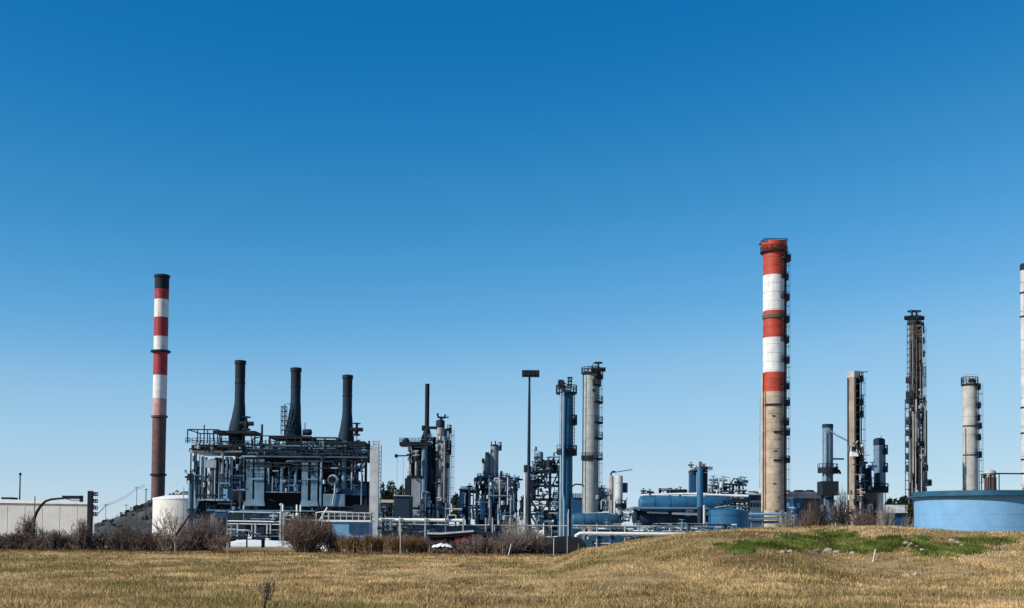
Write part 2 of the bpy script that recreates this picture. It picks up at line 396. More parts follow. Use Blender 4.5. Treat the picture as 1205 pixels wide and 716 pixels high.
# ------------------------------------------------------------------ vegetation
def mesh_np(name, V, Fc, m, tint, parent=None):
    me = bpy.data.meshes.new(name); k = Fc.shape[1]
    me.vertices.add(len(V)); me.vertices.foreach_set('co', V.astype(np.float32).ravel())
    me.loops.add(Fc.size); me.loops.foreach_set('vertex_index', Fc.astype(np.int32).ravel())
    me.polygons.add(len(Fc)); me.polygons.foreach_set('loop_start', np.arange(0, Fc.size, k, dtype=np.int32))
    me.update(calc_edges=True)
    a = me.attributes.new('tint', 'FLOAT', 'FACE'); a.data.foreach_set('value', tint.astype(np.float32))
    me.materials.append(m); o = bpy.data.objects.new(name, me); COL.objects.link(o)
    if parent is not None: o.parent = parent
    return o
def segs_mesh(A, B, ra, rb):
    """three-sided tapering twigs between points A and B"""
    d = B-A; d /= np.maximum(np.linalg.norm(d, axis=1, keepdims=True), 1e-6)
    up = np.where(np.abs(d[:, 2:3]) > .9, np.array([[1., 0, 0]]), np.array([[0, 0, 1.]]))
    u = np.cross(d, up); u /= np.linalg.norm(u, axis=1, keepdims=True); q = np.cross(d, u)
    V = []
    for P, r in ((A, ra), (B, rb)):
        for k in range(3):
            a = 2*math.pi*k/3; V.append(P+(u*math.cos(a)+q*math.sin(a))*r[:, None])
    V = np.stack(V, 1).reshape(-1, 3); o = np.arange(len(A))[:, None]*6
    Fc = np.concatenate([o+np.array([[k, (k+1) % 3, 3+(k+1) % 3, 3+k]]) for k in range(3)], 0)
    return V, Fc
def twigs(w, h, n, seed, thick=.012, spread=1., levels=3, base=.25, upright=.5):
    """bare branching shrub: stems fork into ever finer twigs inside a rounded outline"""
    g = np.random.default_rng(seed)
    A, B, ra, rb = [], [], [], []
    ns = max(10, n//14)
    ang = g.uniform(0, 2*np.pi, ns); rad = np.sqrt(g.uniform(0, 1, ns))*w*.5*base
    P = np.stack([rad*np.cos(ang), rad*np.sin(ang), np.full(ns, -.1)], 1)
    t = g.uniform(0, 2*np.pi, ns); lean = g.uniform(.05, 1, ns)*spread
    Dv = np.stack([np.cos(t)*lean*w/h*.7, np.sin(t)*lean*w/h*.7, np.ones(ns)], 1); Dv /= np.linalg.norm(Dv, axis=1, keepdims=True)
    L = np.full(ns, h*.42); r = np.full(ns, thick*2.2)
    for lv in range(levels):
        Q = P+Dv*L[:, None]*g.uniform(.7, 1.2, (len(P), 1)); M = P+(Q-P)*.5+g.normal(0, .05, P.shape)*L[:, None]
        A += [P, M]; B += [M, Q]; ra += [r, r*.8]; rb += [r*.8, r*.6]
        k = 4
        idx = np.repeat(np.arange(len(P)), k); f = g.uniform(.35, 1, len(idx))
        P2 = P[idx]+(Q[idx]-P[idx])*f[:, None]
        D2 = Dv[idx]+g.normal(0, .55, (len(idx), 3)); D2[:, 2] += upright*g.uniform(0, 1, len(idx)); D2 /= np.linalg.norm(D2, axis=1, keepdims=True)
        P, Dv, L, r = P2, D2, L[idx]*.58*g.uniform(.6, 1.2, len(idx)), r[idx]*.62
    A, B = np.concatenate(A), np.concatenate(B); ra, rb = np.concatenate(ra), np.concatenate(rb)
    # a rounded, slightly ragged outline of the wanted size
    Z = np.percentile(B[:, 2], 98.5); X_ = np.percentile(np.abs(B[:, :2]), 96)
    for P in (A, B):
        P[:, 2] *= h/Z; P[:, :2] *= w*.5/X_
        e = np.sqrt((P[:, 0]/(w*.56))**2+(P[:, 1]/(w*.56))**2+(np.maximum(P[:, 2]-h*.4, 0)/(h*.64))**2); s_ = np.where(e > 1, 1/np.maximum(e, 1)**.7, 1)
        P[:, :2] *= s_[:, None]; P[:, 2] = np.where(P[:, 2] > h*.4, h*.4+(P[:, 2]-h*.4)*s_, P[:, 2]); P[:, 2] = np.maximum(P[:, 2], -.15)
    return A, B, np.maximum(ra, thick*.6), np.maximum(rb, thick*.5)
def shrub(name, label, cat, px, D, w, h, m, n=480, seed=0, group=None, thick=.014, yoff=0, spread=1., py=645, levels=3, upright=.5):
    o = W(px, py, D); x, y = o.x, D+yoff
    A, B, ra, rb = twigs(w, h, n, seed, thick, spread, levels, upright=upright)
    V, Fc = segs_mesh(A, B, ra, rb)
    t = np.random.default_rng(seed+1).uniform(0, 1, len(A)); t = np.concatenate([t, t, t])
    ob = mesh_np(name, V, Fc, m, t); ob.location = (x, y, gz(x, y))
    return tag(ob, label, cat, group)
def leafy(n, lobes, size, seed):
    g = np.random.default_rng(seed); C, Sz = [], []
    k = g.integers(0, len(lobes), n); L = np.array(lobes)[k]
    d = g.normal(0, 1, (n, 3)); d /= np.linalg.norm(d, axis=1, keepdims=True); rr = g.uniform(.25, 1.08, (n, 1))**.5
    P = L[:, :3]+d*rr*L[:, 3:6]
    a = g.normal(0, 1, (n, 3)); a /= np.linalg.norm(a, axis=1, keepdims=True); bb = np.cross(a, g.normal(0, 1, (n, 3))); bb /= np.linalg.norm(bb, axis=1, keepdims=True)
    s_ = g.uniform(.5, 1.3, (n, 1))*size
    V = np.stack([P-a*s_, P+bb*s_*.6, P+a*s_, P-bb*s_*.6], 1).reshape(-1, 3)
    return V, np.arange(4*n).reshape(n, 4), g.uniform(0, 1, n)
def tree(label, px, D, wpx, ytop, seed, m=leaf_dark, name='evergreen_tree', group=None, n=1500):
    t = T(name, label, 'tree', D, px, 590, group); g = random.Random(seed); H = t.z(ytop); w = wpx*t.s
    lob = []
    for k in range(9):
        a = g.uniform(0, 6.28); q = g.uniform(0, .36)*w
        lob.append((q*math.cos(a), q*math.sin(a), H*g.uniform(.42, .86), w*g.uniform(.14, .26), w*g.uniform(.14, .26), H*g.uniform(.10, .16)))
    lob.append((0, 0, H*.86, w*.16, w*.16, H*.14))
    pcs = [(bark, s_tube([(0, 0, -.2), (.1, 0, H*.4), (0, .1, H*.8)], [.35, .25, .08], 8))]
    for l in lob[:6]: pcs.append((bark, s_tube([(0, 0, H*.35), (l[0]*.6, l[1]*.6, l[2]*.85), (l[0], l[1], l[2])], [.14, .08, .04], 5)))
    t.add('trunk', pcs)
    V, Fc, tt = leafy(n, lob, .38, seed); mesh_np('crown', V, Fc, m, tt, t.root)
    return t

g = np.random.default_rng(52); n = 420; hxx = g.uniform(hx[0], hx[-1], n); hyy = g.uniform(334, 385, n); hzz = hill_z(hxx, hyy)
lob = [(a, b_, c, r, r, r*.7) for a, b_, c, r in zip(hxx, hyy, hzz, g.uniform(.5, 1.6, n)) if c > -.3]
V, Fc, tt = leafy(9000, lob, .42, 53)
tag(mesh_np('hillside_scrub', V, Fc, leaf_dark, tt), 'dark low scrub covering the slope below the striped chimney', 'scrub', kind='stuff')
# grass --------------------------------------------------------------
def blades(P, h, wd, lean, seed, m, name, label, cat):
    g = np.random.default_rng(seed); n = len(P)
    a = g.uniform(0, 2*np.pi, n); s_ = np.stack([np.cos(a), np.sin(a), np.zeros(n)], 1)
    t = g.uniform(0, 2*np.pi, n); l = g.uniform(.1, 1, n)*lean
    dv = np.stack([np.cos(t)*l, np.sin(t)*l, np.ones(n)*np.sqrt(np.maximum(1-l*l, .05))], 1)
    md = P+dv*h[:, None]*.55; dr = dv.copy(); dr[:, 2] -= .45*l; tip = md+dr*h[:, None]*.5
    V = np.stack([P-s_*wd[:, None], P+s_*wd[:, None], md+s_*wd[:, None]*.7, md-s_*wd[:, None]*.7, tip], 1).reshape(-1, 3)
    o = np.arange(n)[:, None]*5
    # quads (base) plus a repeated-vertex-free tip: store as two triangles and one more
    Fc = np.concatenate([o+np.array([[0, 1, 2]]), o+np.array([[0, 2, 3]]), o+np.array([[3, 2, 4]])], 0)
    tn = g.uniform(0, 1, n)
    ob = mesh_np(name, V, Fc, m, np.concatenate([tn]*3)); return tag(ob, label, cat, kind='stuff')
def nz2(P, sc, seed=0):
    # cheap smooth value noise on a lattice
    g = np.random.default_rng(seed); Tb = g.uniform(0, 1, (256, 256)); q = P*sc+1000; i = np.floor(q).astype(int); f = q-i; f = f*f*(3-2*f)
    i0, j0 = i[:, 0] % 256, i[:, 1] % 256; i1, j1 = (i0+1) % 256, (j0+1) % 256
    return (Tb[i0, j0]*(1-f[:, 0])+Tb[i1, j0]*f[:, 0])*(1-f[:, 1])+(Tb[i0, j1]*(1-f[:, 0])+Tb[i1, j1]*f[:, 0])*f[:, 1]
def scatter(n, d0, d1, seed, half=.50, power=1.0):
    g = np.random.default_rng(seed); u = g.uniform(0, 1, n)
    d = d0*(d1/d0)**u if power == 1 else d0+(d1-d0)*u
    x = g.uniform(-half, half, n)*d; return x, d
gm = leafmat('straw_grass', (.18, .105, .04), (.86, .62, .31), .38, .09, .30)
gg = leafmat('olive_grass', (.11, .09, .03), (.42, .34, .13), .3, .3)
gr = leafmat('lush_green_grass', (.025, .04, .008), (.23, .29, .065), .3, .5, .7)
NT = 110000
x, y = scatter(NT, 24, 122, 3)
cl = nz2(np.stack([x, y], 1), .55, 5)*.6+nz2(np.stack([x, y], 1), .16, 6)*.4
keep = np.random.default_rng(8).uniform(0, 1, NT) < np.clip((cl-.24)*2.8, .10, 1)
x, y, cl = x[keep], y[keep], cl[keep]
g = np.random.default_rng(9); NBL = 8
bx = np.repeat(x, NBL)+g.normal(0, .10, len(x)*NBL)*np.repeat(.6+y/60, NBL); by = np.repeat(y, NBL)+g.normal(0, .13, len(x)*NBL)*np.repeat(.6+y/60, NBL)
cb = np.repeat(cl, NBL)
INV = np.array(CM.inverted())
def proj(X, Y):
    Z = ground(X, Y); p = np.stack([X, Y, Z, np.ones_like(X)], 0); q = INV @ p
    return CX+F*q[0]/-q[2], CY+SHIFT*1205-F*q[1]/-q[2]
def green_mask(X, Y):
    px, py = proj(X, Y); m = np.full(len(X), -9.)
    for ex, ey, rx, ry in ((905, 643, 55, 6), (945, 638, 52, 8), (985, 632, 34, 7), (1000, 645, 40, 6), (1040, 643, 26, 8), (1050, 634, 22, 4), (1095, 648, 30, 8), (1082, 637, 14, 5), (1130, 650, 24, 5), (1165, 637, 28, 4), (1140, 644, 14, 5), (870, 648, 24, 4)):
        m = np.maximum(m, 1-np.sqrt(((px-ex)/rx)**2+((py-ey)/ry)**2))
    P2 = np.stack([X, Y], 1)
    return np.where((m > -1) & (Y > 40) & (Y < 76), m+(nz2(P2, .8, 11)-.5)*1.1+(nz2(P2, 2.2, 12)-.5)*.7, -9)
gmask = green_mask(bx, by)
kk = gmask < .1
P = np.stack([bx, by, ground(bx, by)-.02], 1)[kk]; hh = g.uniform(.06, .19, len(P))*(.5+.9*cb[kk]); wd = g.uniform(.006, .013, len(P))*(P[:, 1]/30)**.8
oli = (nz2(P[:, :2]*np.array([1, .45]), .22, 21)*.6+nz2(P[:, :2], .5, 22)*.4) + g.normal(0, .08, len(P)) > .68
blades(P[~oli], hh[~oli], wd[~oli], .97, 1, gm, 'dry_grass', 'dry straw coloured grass covering the meadow', 'grass')
blades(P[oli], hh[oli]*1.1, wd[oli], .7, 2, gg, 'olive_grass', 'olive tinged grass tufts scattered through the dry meadow', 'grass')
NG = 420000
g = np.random.default_rng(31); y = g.uniform(46, 75, NG); px = g.uniform(840, 1200, NG); x = (px-CX)*y/F
k = green_mask(x, y) > np.random.default_rng(32).uniform(-.15, .6, NG); x, y = x[k], y[k]
P = np.stack([x, y, ground(x, y)-.02], 1); clump = nz2(P[:, :2], .9, 33)
blades(P, g.uniform(.08, .24, len(P))*(.4+clump), g.uniform(.010, .020, len(P)), .7, 3, gr, 'green_grass', 'lush green grass growing on the near slope of the mound', 'grass')
n = 700; g = np.random.default_rng(71); y = g.uniform(46, 74, n); px = g.uniform(850, 1200, n); x = (px-CX)*y/F; k = green_mask(x, y) > -.25; x, y = x[k], y[k]
rr = g.uniform(.1, .38, len(x)); nb = 40; idx = np.repeat(np.arange(len(x)), nb); a = g.uniform(0, 6.283, len(idx)); q = np.sqrt(g.uniform(0, 1, len(idx)))*rr[idx]
P = np.stack([x[idx]+q*np.cos(a)*1.5, y[idx]+q*np.sin(a), idx*0.], 1); P[:, 2] = ground(P[:, 0], P[:, 1])-.02
blades(P, rr[idx]*.9*g.uniform(.4, 1.1, len(idx)), g.uniform(.012, .022, len(P)), .85, 72, leafmat('weedy_clumps', (.02, .025, .008), (.20, .17, .06), .2, .9), 'weedy_clumps', 'dark weedy clumps mixed into the green grass of the mound', 'weeds')
# tussocks: taller denser clumps that throw small shadows
n = 2200; x, y = scatter(n, 26, 104, 61); g = np.random.default_rng(62); k = nz2(np.stack([x, y], 1), .12, 63) > .42; x, y = x[k], y[k]
rr = g.uniform(.12, .42, len(x)); nb = 46; idx = np.repeat(np.arange(len(x)), nb); a = g.uniform(0, 6.283, len(idx)); q = np.sqrt(g.uniform(0, 1, len(idx)))*rr[idx]
P = np.stack([x[idx]+q*np.cos(a)*1.4, y[idx]+q*np.sin(a), idx*0.], 1); P[:, 2] = ground(P[:, 0], P[:, 1])-.02
kk = green_mask(P[:, 0], P[:, 1]) < 0
P = P[kk]; hq = (rr[idx]*.75*g.uniform(.5, 1.1, len(idx)))[kk]
blades(P, hq, g.uniform(.007, .013, len(P))*(P[:, 1]/30)**.8, .85, 64, leafmat('tussock_grass', (.08, .055, .02), (.54, .40, .17), .3, .25), 'tussock_grass', 'darker grass tussocks dotted over the dry meadow', 'grass')
# tall dry stalks along the foot of the hedge
n = 26000; g = np.random.default_rng(41); px = g.uniform(-60, 760, n); y = g.uniform(101, 117, n); x = (px-CX)*y/F
cl = nz2(np.stack([x, y], 1), .35, 44); k = g.uniform(0, 1, n) < cl*1.1; x, y, cl = x[k], y[k], cl[k]
P = np.stack([x, y, ground(x, y)-.03], 1)
blades(P, g.uniform(.12, .34, len(P))*(.4+cl), g.uniform(.015, .03, len(P)), .55, 4, leafmat('brown_tall_grass', (.05, .032, .016), (.25, .17, .08), .2, .2), 'tall_dry_grass', 'tall brown dry grass along the foot of the hedge', 'grass')

# ================================================================== THE REFINERY, from left to right
# --- far left
t = T('mast', 'thin dark mast rising above the roof of the long cream hall', 'mast', 190, 23, 590)
t.cyl('pole', 22.4, 23.8, 559, 640, ink, n=10, xb=(22, 24.2)); t.cyl('lamp_head', 21.6, 24.6, 556.5, 559.5, ink, top='dome', n=10)
t = T('industrial_hall', 'long low cream hall with a white roof band at the far left edge', 'building', 150, 20, 605)
X0, X1 = t.x(-70), t.x(111)
hv, hf = s_box(X0, X1, 0, 14, -.2, t.z(593)); hv = [(x_-.42*y_, y_, z_) for x_, y_, z_ in hv]   # the end wall runs back at a slant
t.add('wall', [(offwhite, (hv, hf))] + [(offwhite, s_box(X1-2.2*k_-.03, X1-2.2*k_+.03, -.025, 0, -.2, t.z(593)-.02)) for k_ in range(1, 9)])
za, zb, zc, zd = t.z(586.2), t.z(590.4), t.z(592), t.z(593)
t.add('roof_band', [(white, ([(X0-.1, -.18, zc), (X1+.12, -.18, zd), (X1-5.8, 14.2, zd), (X0-6, 14.2, zc), (X0-.1, -.18, za), (X1+.12, -.18, zb), (X1-5.8, 14.2, zb), (X0-6, 14.2, za)], [(0, 3, 2, 1), (4, 5, 6, 7), (0, 1, 5, 4), (1, 2, 6, 5), (2, 3, 7, 6), (3, 0, 4, 7)]))])
t.add('roof_vent', [(ink, s_box(t.x(-3), t.x(9), 1, 3, za-.4, t.z(585.2)))])
t = T('utility_pole', 'thin pole standing just in front of the cream hall, beside the curved lamp', 'pole', 122, 40.5, 610)
t.cyl('shaft', 39.9, 41.2, 584, 655, wood, n=8)
t = T('street_lamp', 'dark street lamp with a sweeping curved arm in front of the cream hall', 'street lamp', 118, 39, 612)
pts = [(38.5, 655), (38.8, 625), (40, 611), (43, 603), (47.5, 595.5), (53, 590), (60, 587.6), (68, 586.8), (76, 586.2)]
t.add('arm', [(ink, s_tube([(t.x(p[0]), 0, max(-.1, t.z(p[1]))) for p in pts], [.2, .19, .17, .15, .14, .12, .11, .10, .09], 10))])
t.box('lamp_head', 73.5, 94, 583.2, 586.2, ink, .5); t.box('lens', 76, 92, 586.2, 587, glass, .35)
t.tube('bracket', [(76, 586.5), (84, 588.6), (95, 588.5)], .8, ink); t.box('end_box', 93.8, 96.6, 583, 590.4, ink, .4)
t = T('vent_tower', 'slim dark square vent tower with stubby side platforms beside the cream hall', 'tower', 145, 106.5, 600)
t.box('shaft', 103.8, 108.4, 578, 645, ink, .7)
for yy in (582.5, 590.5, 598.5, 606):
    o = t.box('platform', 108.5, 113.6, yy, yy+1.4, ink, .9); t.rail('railing', 109, 113.4, yy-2.8, yy, ink, n=2, depth=.8, w=.06, parent=o)
for px, y0, D, lab in ((124.5, 593, 250, 'wooden utility pole carrying cables at the foot of the scrub slope'), (148.5, 593.5, 300, 'short utility pole half way up the scrub slope'), (160.5, 573, 330, 'thin cable pole near the top of the scrub slope'), (171.5, 575, 340, 'stout cable pole with a crossarm beside the striped chimney foot')):
    t = T('utility_pole', lab, 'pole', D, px, 600, 'cable poles on the slope')
    w_ = 1.1 if px > 170 else .6
    t.cyl('shaft', px-w_/2, px+w_/2, y0, 640, bark, n=8); t.box('crossarm', px-2.6, px+2.6, y0+.9, y0+1.6, wood, .2)
t = T('power_cable', 'thin power cables strung between the poles on the slope', 'cable', 300, 140, 590)
for dz in (0, 2.2):
    P = [(112, 607+dz*.5, -60), (118.5, 601+dz*.4, -54), (124.5, 594.5+dz*.6, -50), (136, 589.5+dz, -20), (148.5, 583.5+dz, 0), (160.5, 574.5+dz, 30), (171.5, 570+dz, 40)]
    q = []
    for a in P:
        wv = W(a[0], a[1], 300+a[2]); q.append((wv.x-t.o.x, a[2], wv.z-t.o.z))
    t.add('strand', [(galv, s_tube(q, .05, 5))])

# --- left striped chimney
t = T('striped_chimney', 'slender red and white banded chimney with a black top, sooty brown below', 'chimney', 400, 188.3, 455)
c0, c1 = 180.4, 196.3
bands = [(324, 341, ink), (341, 353, red2), (353, 374, dullwhite), (374, 396.5, red2), (396.5, 414, dullwhite), (414, 442, red2), (442, 469.5, dullwhite), (469.5, 491, pink), (491, 640, brownc)]
pcs = []; r0 = t.s*7.7; r1 = t.s*8.3; zt = t.z(324)
rad = lambda z: r0+(r1-r0)*z/zt
for a, b_, m in bands:
    za, zb = max(t.z(b_), -.2), t.z(a); v, f = s_lathe(0, 0, [(rad(za), za), (rad(zb), zb)] + ([(rad(zb)*.85, zb), (rad(zb)*.85, zb-4)] if a == 324 else []), 40); pcs.append((m, (v, f)))
t.add('shaft', pcs)
for yy in (414, 559, 490.5): t.add('ring_platform', [(ink if yy != 490.5 else brownc, s_lathe(0, 0, [(r0, t.z(yy+1)), (r1+(.9 if yy == 414 else .35), t.z(yy+1)), (r1+(.9 if yy == 414 else .35), t.z(yy-1)), (r0, t.z(yy-1))], 40))])
t.add('crown_ring', [(ink, s_lathe(0, 0, [(r1, zt-.9), (r1+.25, zt-.9), (r1+.25, zt-.05), (r1, zt-.05)], 40))])

t = T('storage_tank', 'cream storage tank with a slightly domed roof between the slender chimney and the furnace block', 'storage tank', 290, 216, 605)
rr = t.s*35; ze = t.z(587)
t.add('wall', [(offwhite, s_lathe(0, 0, [(rr, -.2), (rr, ze)], 96))] + [(offwhite, s_lathe(0, 0, [(rr-.05, h_-.03), (rr+.025, h_-.03), (rr+.025, h_+.03), (rr-.05, h_+.03)], 96)) for h_ in (2.4, 4.8, 7.2)])
t.add('roof', [(white, s_lathe(0, 0, [(rr+.12, ze-.3), (rr+.12, ze), (rr*.55, ze+.75), (0, ze+.9)], 96))])
t.rail('railing', 214, 226, 578.5, 584, galv, n=5, depth=2, w=.07)
t.tube('pipe', [(227.6, 575, -9), (228, 640, -9)], .9, galv)

# --- furnace block with three flues
t = T('furnace_block', 'dark navy furnace block on stilts topped by three black flues and railed decks', 'industrial plant', 230, 333, 560)
S = t.s
t.box('casing', 246, 288, 541, 600, ink, 9, 5); t.box('casing', 286, 411, 543, 600, ink, 10, 5.5); t.box('side_casing', 229.5, 247, 568, 640, navy, 5, -1.5); t.box('side_casing', 410, 434, 566, 600, ink, 6, 3)
t.box('upper_deck', 232, 292, 526.5, 533, ink, 11, 1); t.box('upper_deck', 290.3, 437, 530, 541.5, navy, 11.4, 1)
t.box('deck_edge', 230, 291, 533.3, 535, pale, 11.6, 1, label='rust stained pale deck edge'); t.box('deck_edge', 291.4, 436, 538.6, 540.3, galv, .3, -5)
t.add('deck_fascia', [(navy, s_box(t.x(297), t.x(432), -4.98, -4.8, t.z(537.8), t.z(531.6)))])
# flues
for (x0, x1, yt, xa, xb_, yb, yk) in ((274.7, 286.6, 425, 267.8, 289, 509, 478), (340.6, 352.3, 433, 333.5, 354.2, 514.5, 478), (402, 413.2, 441, 396.5, 416.3, 520, 490)):
    zt, zk, zb = t.z(yt), t.z(yk), t.z(yb); cx = t.x((x0+x1)/2); r = S*(x1-x0)/2; r2 = S*(xb_-xa)/2; cx2 = t.x((xa+xb_)/2)
    v, f = s_lathe(cx, 0, [(r2, zb), (r2*.83+r*.17, zb+(zk-zb)*.25), (r2*.45+r*.55, zb+(zk-zb)*.55), (r*1.03+.05, zk), (r, zk+1), (r*.97, zt), (r*.83, zt), (r*.83, zt-2.5)], 32)
    v = [(x_+(cx2-cx)*max(0, min(1, (zk-z_)/(zk-zb))), y_, z_) for x_, y_, z_ in v]
    fl = t.add('flue', [(navy, (v, f)), (ink, s_lathe(cx, 0, [(r*.9, zt-3.4), (r*.972+.03, zt-3.4), (r*.972+.03, zt-.76), (r*.9, zt-.76)], 32))])
    t.add('seam', [(ink, s_lathe(cx, 0, [(r*.9, zk+(zt-zk)*q_-.09), (r+.07, zk+(zt-zk)*q_-.09), (r+.07, zk+(zt-zk)*q_+.09), (r*.9, zk+(zt-zk)*q_+.09)], 32)) for q_ in (.5,)], fl)
    t.add('flue_rim', [(ink, s_lathe(cx, 0, [(r*.9, zt-.75), (r+.13, zt-.75), (r+.13, zt-.05), (r*.9, zt-.05)], 32))], fl)
    t.add('flue_base', [(ink, s_lathe(cx2, 0, [(r2*.86, t.z(531)), (r2*.86, zb-.4)], 24))])
    o = t.add('flue_deck', [(ink, s_box(cx2-r2-2.1, cx2+r2+2.3, -3, 3, zb-.55, zb))]); X0, X1 = cx2-r2-2.1, cx2+r2+2.3
    for xx in (X0, X1):
        for yy in (-2.9, 2.9): t.add('deck_post', [(ink, s_bar((xx, yy, t.z(530)), (xx, yy, zb), .22))], o)
t.tube('pipe', [(336, 514, -1.8), (336, 477, -1.8), (342, 476, -1.)], 1.1, ink)
t.frame('stair_tower', 332.5, 338, 480, 513, ink, 1, 6, 1.2, -1.8, .1)
t.drum('drum', 356, 367.5, 505.5, 513, navy, -1); t.tube('pipe', [(358, 506), (358, 497)], .9, ink); t.tube('pipe', [(357.5, 506), (355, 513)], 1.2, ink)
t.cyl('vent', 308.8, 311.3, 501, 530, ink, -2, n=10); t.cyl('vent', 434.2, 436.6, 519, 545, ink, -2, n=10)
t.tube('pipe', [(420.3, 526, -2), (420.3, 498)], 1., ink); t.valve(420.3, 506, ink, -2, 2.2); t.valve(291, 500, ink, -1.5, 2.4); t.tube('pipe', [(291, 513, -1.5), (291, 496, -1.5)], 1.2, ink)
t.rail('railing', 234, 268, 511, 526.5, ink, -4, 3, 9, .16, 0); t.rail('railing', 233, 291, 521, 527, ink, -4.4, 14, 9.8, .07)
t.rail('railing', 291, 352, 515.5, 530, ink, -4.4, 6, 0, .14, 0); t.rail('railing', 291, 436, 524, 530, ink, -4.6, 30, 10.4, .08)
t.rail('railing', 362, 402, 518.5, 530, ink, -4.2, 3, 6, .22, 0)
t.tube('pipe', [(245, 526, -3.6), (245, 503, -3.6)], 1.4, ink)
t.cyl('vessel', 256, 262, 517, 527, galv, -1, 'dome'); t.box('duct', 381, 394, 520.5, 529.5, beige, 3, 1.8, label='tan rusty duct box between the flues')
t.tube('pipe', [(301, 527, -3.8), (301.5, 520, -3.8), (304, 517.5, -3.8), (309, 517.3, -3.8)], 1.6, ink)
for k, px in enumerate((316, 322.5, 328.5, 371, 376)): t.tube('pipe', [(px, 529, -3.5), (px, 520+k % 2*2, -3.5), (px+4, 519.5+k % 2*2, -3.5), (px+4, 529, -3.5)], .9, ink)
# left module: vertical tubes and boxes
for (a, b_, y0, y1, m) in ((229.5, 234, 571, 601, slate), (236, 241.5, 545, 600, slate), (243.6, 247.6, 540, 589, galv), (248.4, 251, 541, 589, navy), (251.6, 257.6, 556.5, 588, pale), (259, 264, 541, 589, navy), (266, 270.2, 534.5, 560, pale), (266.6, 270, 561, 589, slate), (271.5, 275.5, 540, 578, teal), (276, 279, 540, 578, slate), (284, 288, 541, 568, navy)):
    t.cyl('tube', a, b_, y0, y1, m, -4.6, n=14)
t.box('lower_deck', 242, 280, 588.8, 591, galv, 3, -4.2); t.box('cabinet', 271, 279.4, 577, 588.6, sky_blue, 1.4, -4.7)
t.add('inlet_hood', [(galv, s_box(t.x(250), t.x(262), -5.3, -4.3, t.z(553), t.z(544)))])
t.rail('railing', 229.5, 245, 563, 572, ink, -4, 5, 3, .1); t.tube('pipe', [(235.3, 533, -4), (235.3, 600, -4)], 1.4, ink); t.clutter(226.5, 240, 556, 572, 9, [ink, navy], 3, -4.2, 5)
t.box('stilt', 233, 236, 591, 640, navy, 1, -3)
t.tube('chute', [(242.5, 592, -5), (238, 606, -5)], 3, teal)
for k, (a, b_, y0, y1, m) in enumerate(((231.6, 233.2, 536, 571, ink), (238, 239.6, 536, 566, navy), (242, 243.4, 536, 590, slate), (259.5, 261.5, 552, 590, galv), (265, 266, 541, 590, slate), (279.4, 281.4, 541, 600, slate), (288.4, 290.6, 541, 600, slate), (292.4, 294.4, 541, 568, galv), (321.4, 324, 545, 571, slate), (329, 331, 543, 572, navy), (336, 339.6, 551, 579, slate), (345, 347.6, 545, 579, teal), (352, 355.4, 549, 579, slate), (381, 384.4, 543, 598, slate), (417, 419.4, 543, 570, slate), (423, 426, 549, 569, navy), (428.6, 430.4, 541, 600, slate))):
    t.cyl('tube', a, b_, y0, y1, m, -4.9-.1*(k % 3), n=10)
# blue infill panels and beams
for (a, b_, y0, y1) in ((280, 296.5, 567, 577.3), (318.5, 359, 569.5, 579), (406.5, 434, 569, 583)): t.box('infill_panel', a, b_, y0, y1, royal, .4, -4.2)
for (a, b_, yy) in ((267, 297, 578), (318.6, 359.4, 579.6)): t.box('beam', a, b_, yy, yy+1.3, galv, .5, -4.5)
# two pairs of flat pale cladding strips with a dark slot
for (a, b_, c, d, ya, yb2, f0, f1) in ((297, 304.3, 306.6, 317.6, 542.5, 592, 295, 319), (360.8, 368, 371.5, 379, 546, 593, 359, 380.5)):
    t.box('cladding_strip', a, b_, ya, yb2, slate, .5, -5.1); t.box('cladding_strip', c, d, ya, yb2, slate, .5, -5.1)
    t.add('duct_foot', [(slate, ([(t.x(f0), -5.5, t.z(596.5)), (t.x(f1), -5.5, t.z(596.5)), (t.x(f1), -4.5, t.z(596.5)), (t.x(f0), -4.5, t.z(596.5)), (t.x(a), -5.38, t.z(yb2-3)), (t.x(d), -5.38, t.z(yb2-3)), (t.x(d), -4.6, t.z(yb2-3)), (t.x(a), -4.6, t.z(yb2-3))], [(0, 3, 2, 1), (4, 5, 6, 7), (0, 1, 5, 4), (1, 2, 6, 5), (2, 3, 7, 6), (3, 0, 4, 7)]))])
    t.box('slot_liner', b_-.2, c+.2, ya, yb2-4, ink, .3, -5.0)
    t.box('beam', b_-1, d, 565, 566.2, galv, .3, -5.6)
t.cyl('column', 405.8, 411.6, 541, 576, slate, -4.6, n=16); t.cyl('column', 412.5, 416, 541, 575, ink, -4.2, n=12)
v, f = s_lathe(0, 0, [(0, -.6), (S*5.5, -.5), (S*6.2, 0), (S*6.2, 1.2), (S*4, 1.5)], 24)
t.add('blower_casing', [(galv, ([(t.x(397)+x_, -5.2+z_, t.z(565.5)+y_) for x_, y_, z_ in v], f))]); v, f = s_lathe(0, 0, [(S*4.2, -.62), (S*4.2, -.53)], 20)
t.add('blower_inlet', [(ink, ([(t.x(396)+x_, -5.2+z_, t.z(565.8)+y_) for x_, y_, z_ in v], f))])
t.box('cabinet', 386, 410.5, 582, 597, slate, 1.6, -4.6); t.tube('pipe', [(399.5, 571, -5.6), (399.2, 582, -5.7), (397.8, 588, -5.7), (396.8, 595.5, -5.7)], 1.9, galv)
t.clutter(280, 296, 543, 566, 10, [ink, navy, slate, galv], 2, -4.4, 11, 1.1); t.clutter(319, 359, 544, 578, 30, [ink, navy, slate, teal, galv], 2, -4.5, 12, 1.1)
t.clutter(380, 405, 544, 580, 14, [ink, navy, slate, pale], 2, -4.4, 13, 1.1); t.clutter(414, 434, 544, 568, 12, [ink, navy, slate], 3, -4, 14, 1.1); t.clutter(245, 290, 593, 606, 14, [ink, navy, teal, slate], 3, -4, 15)
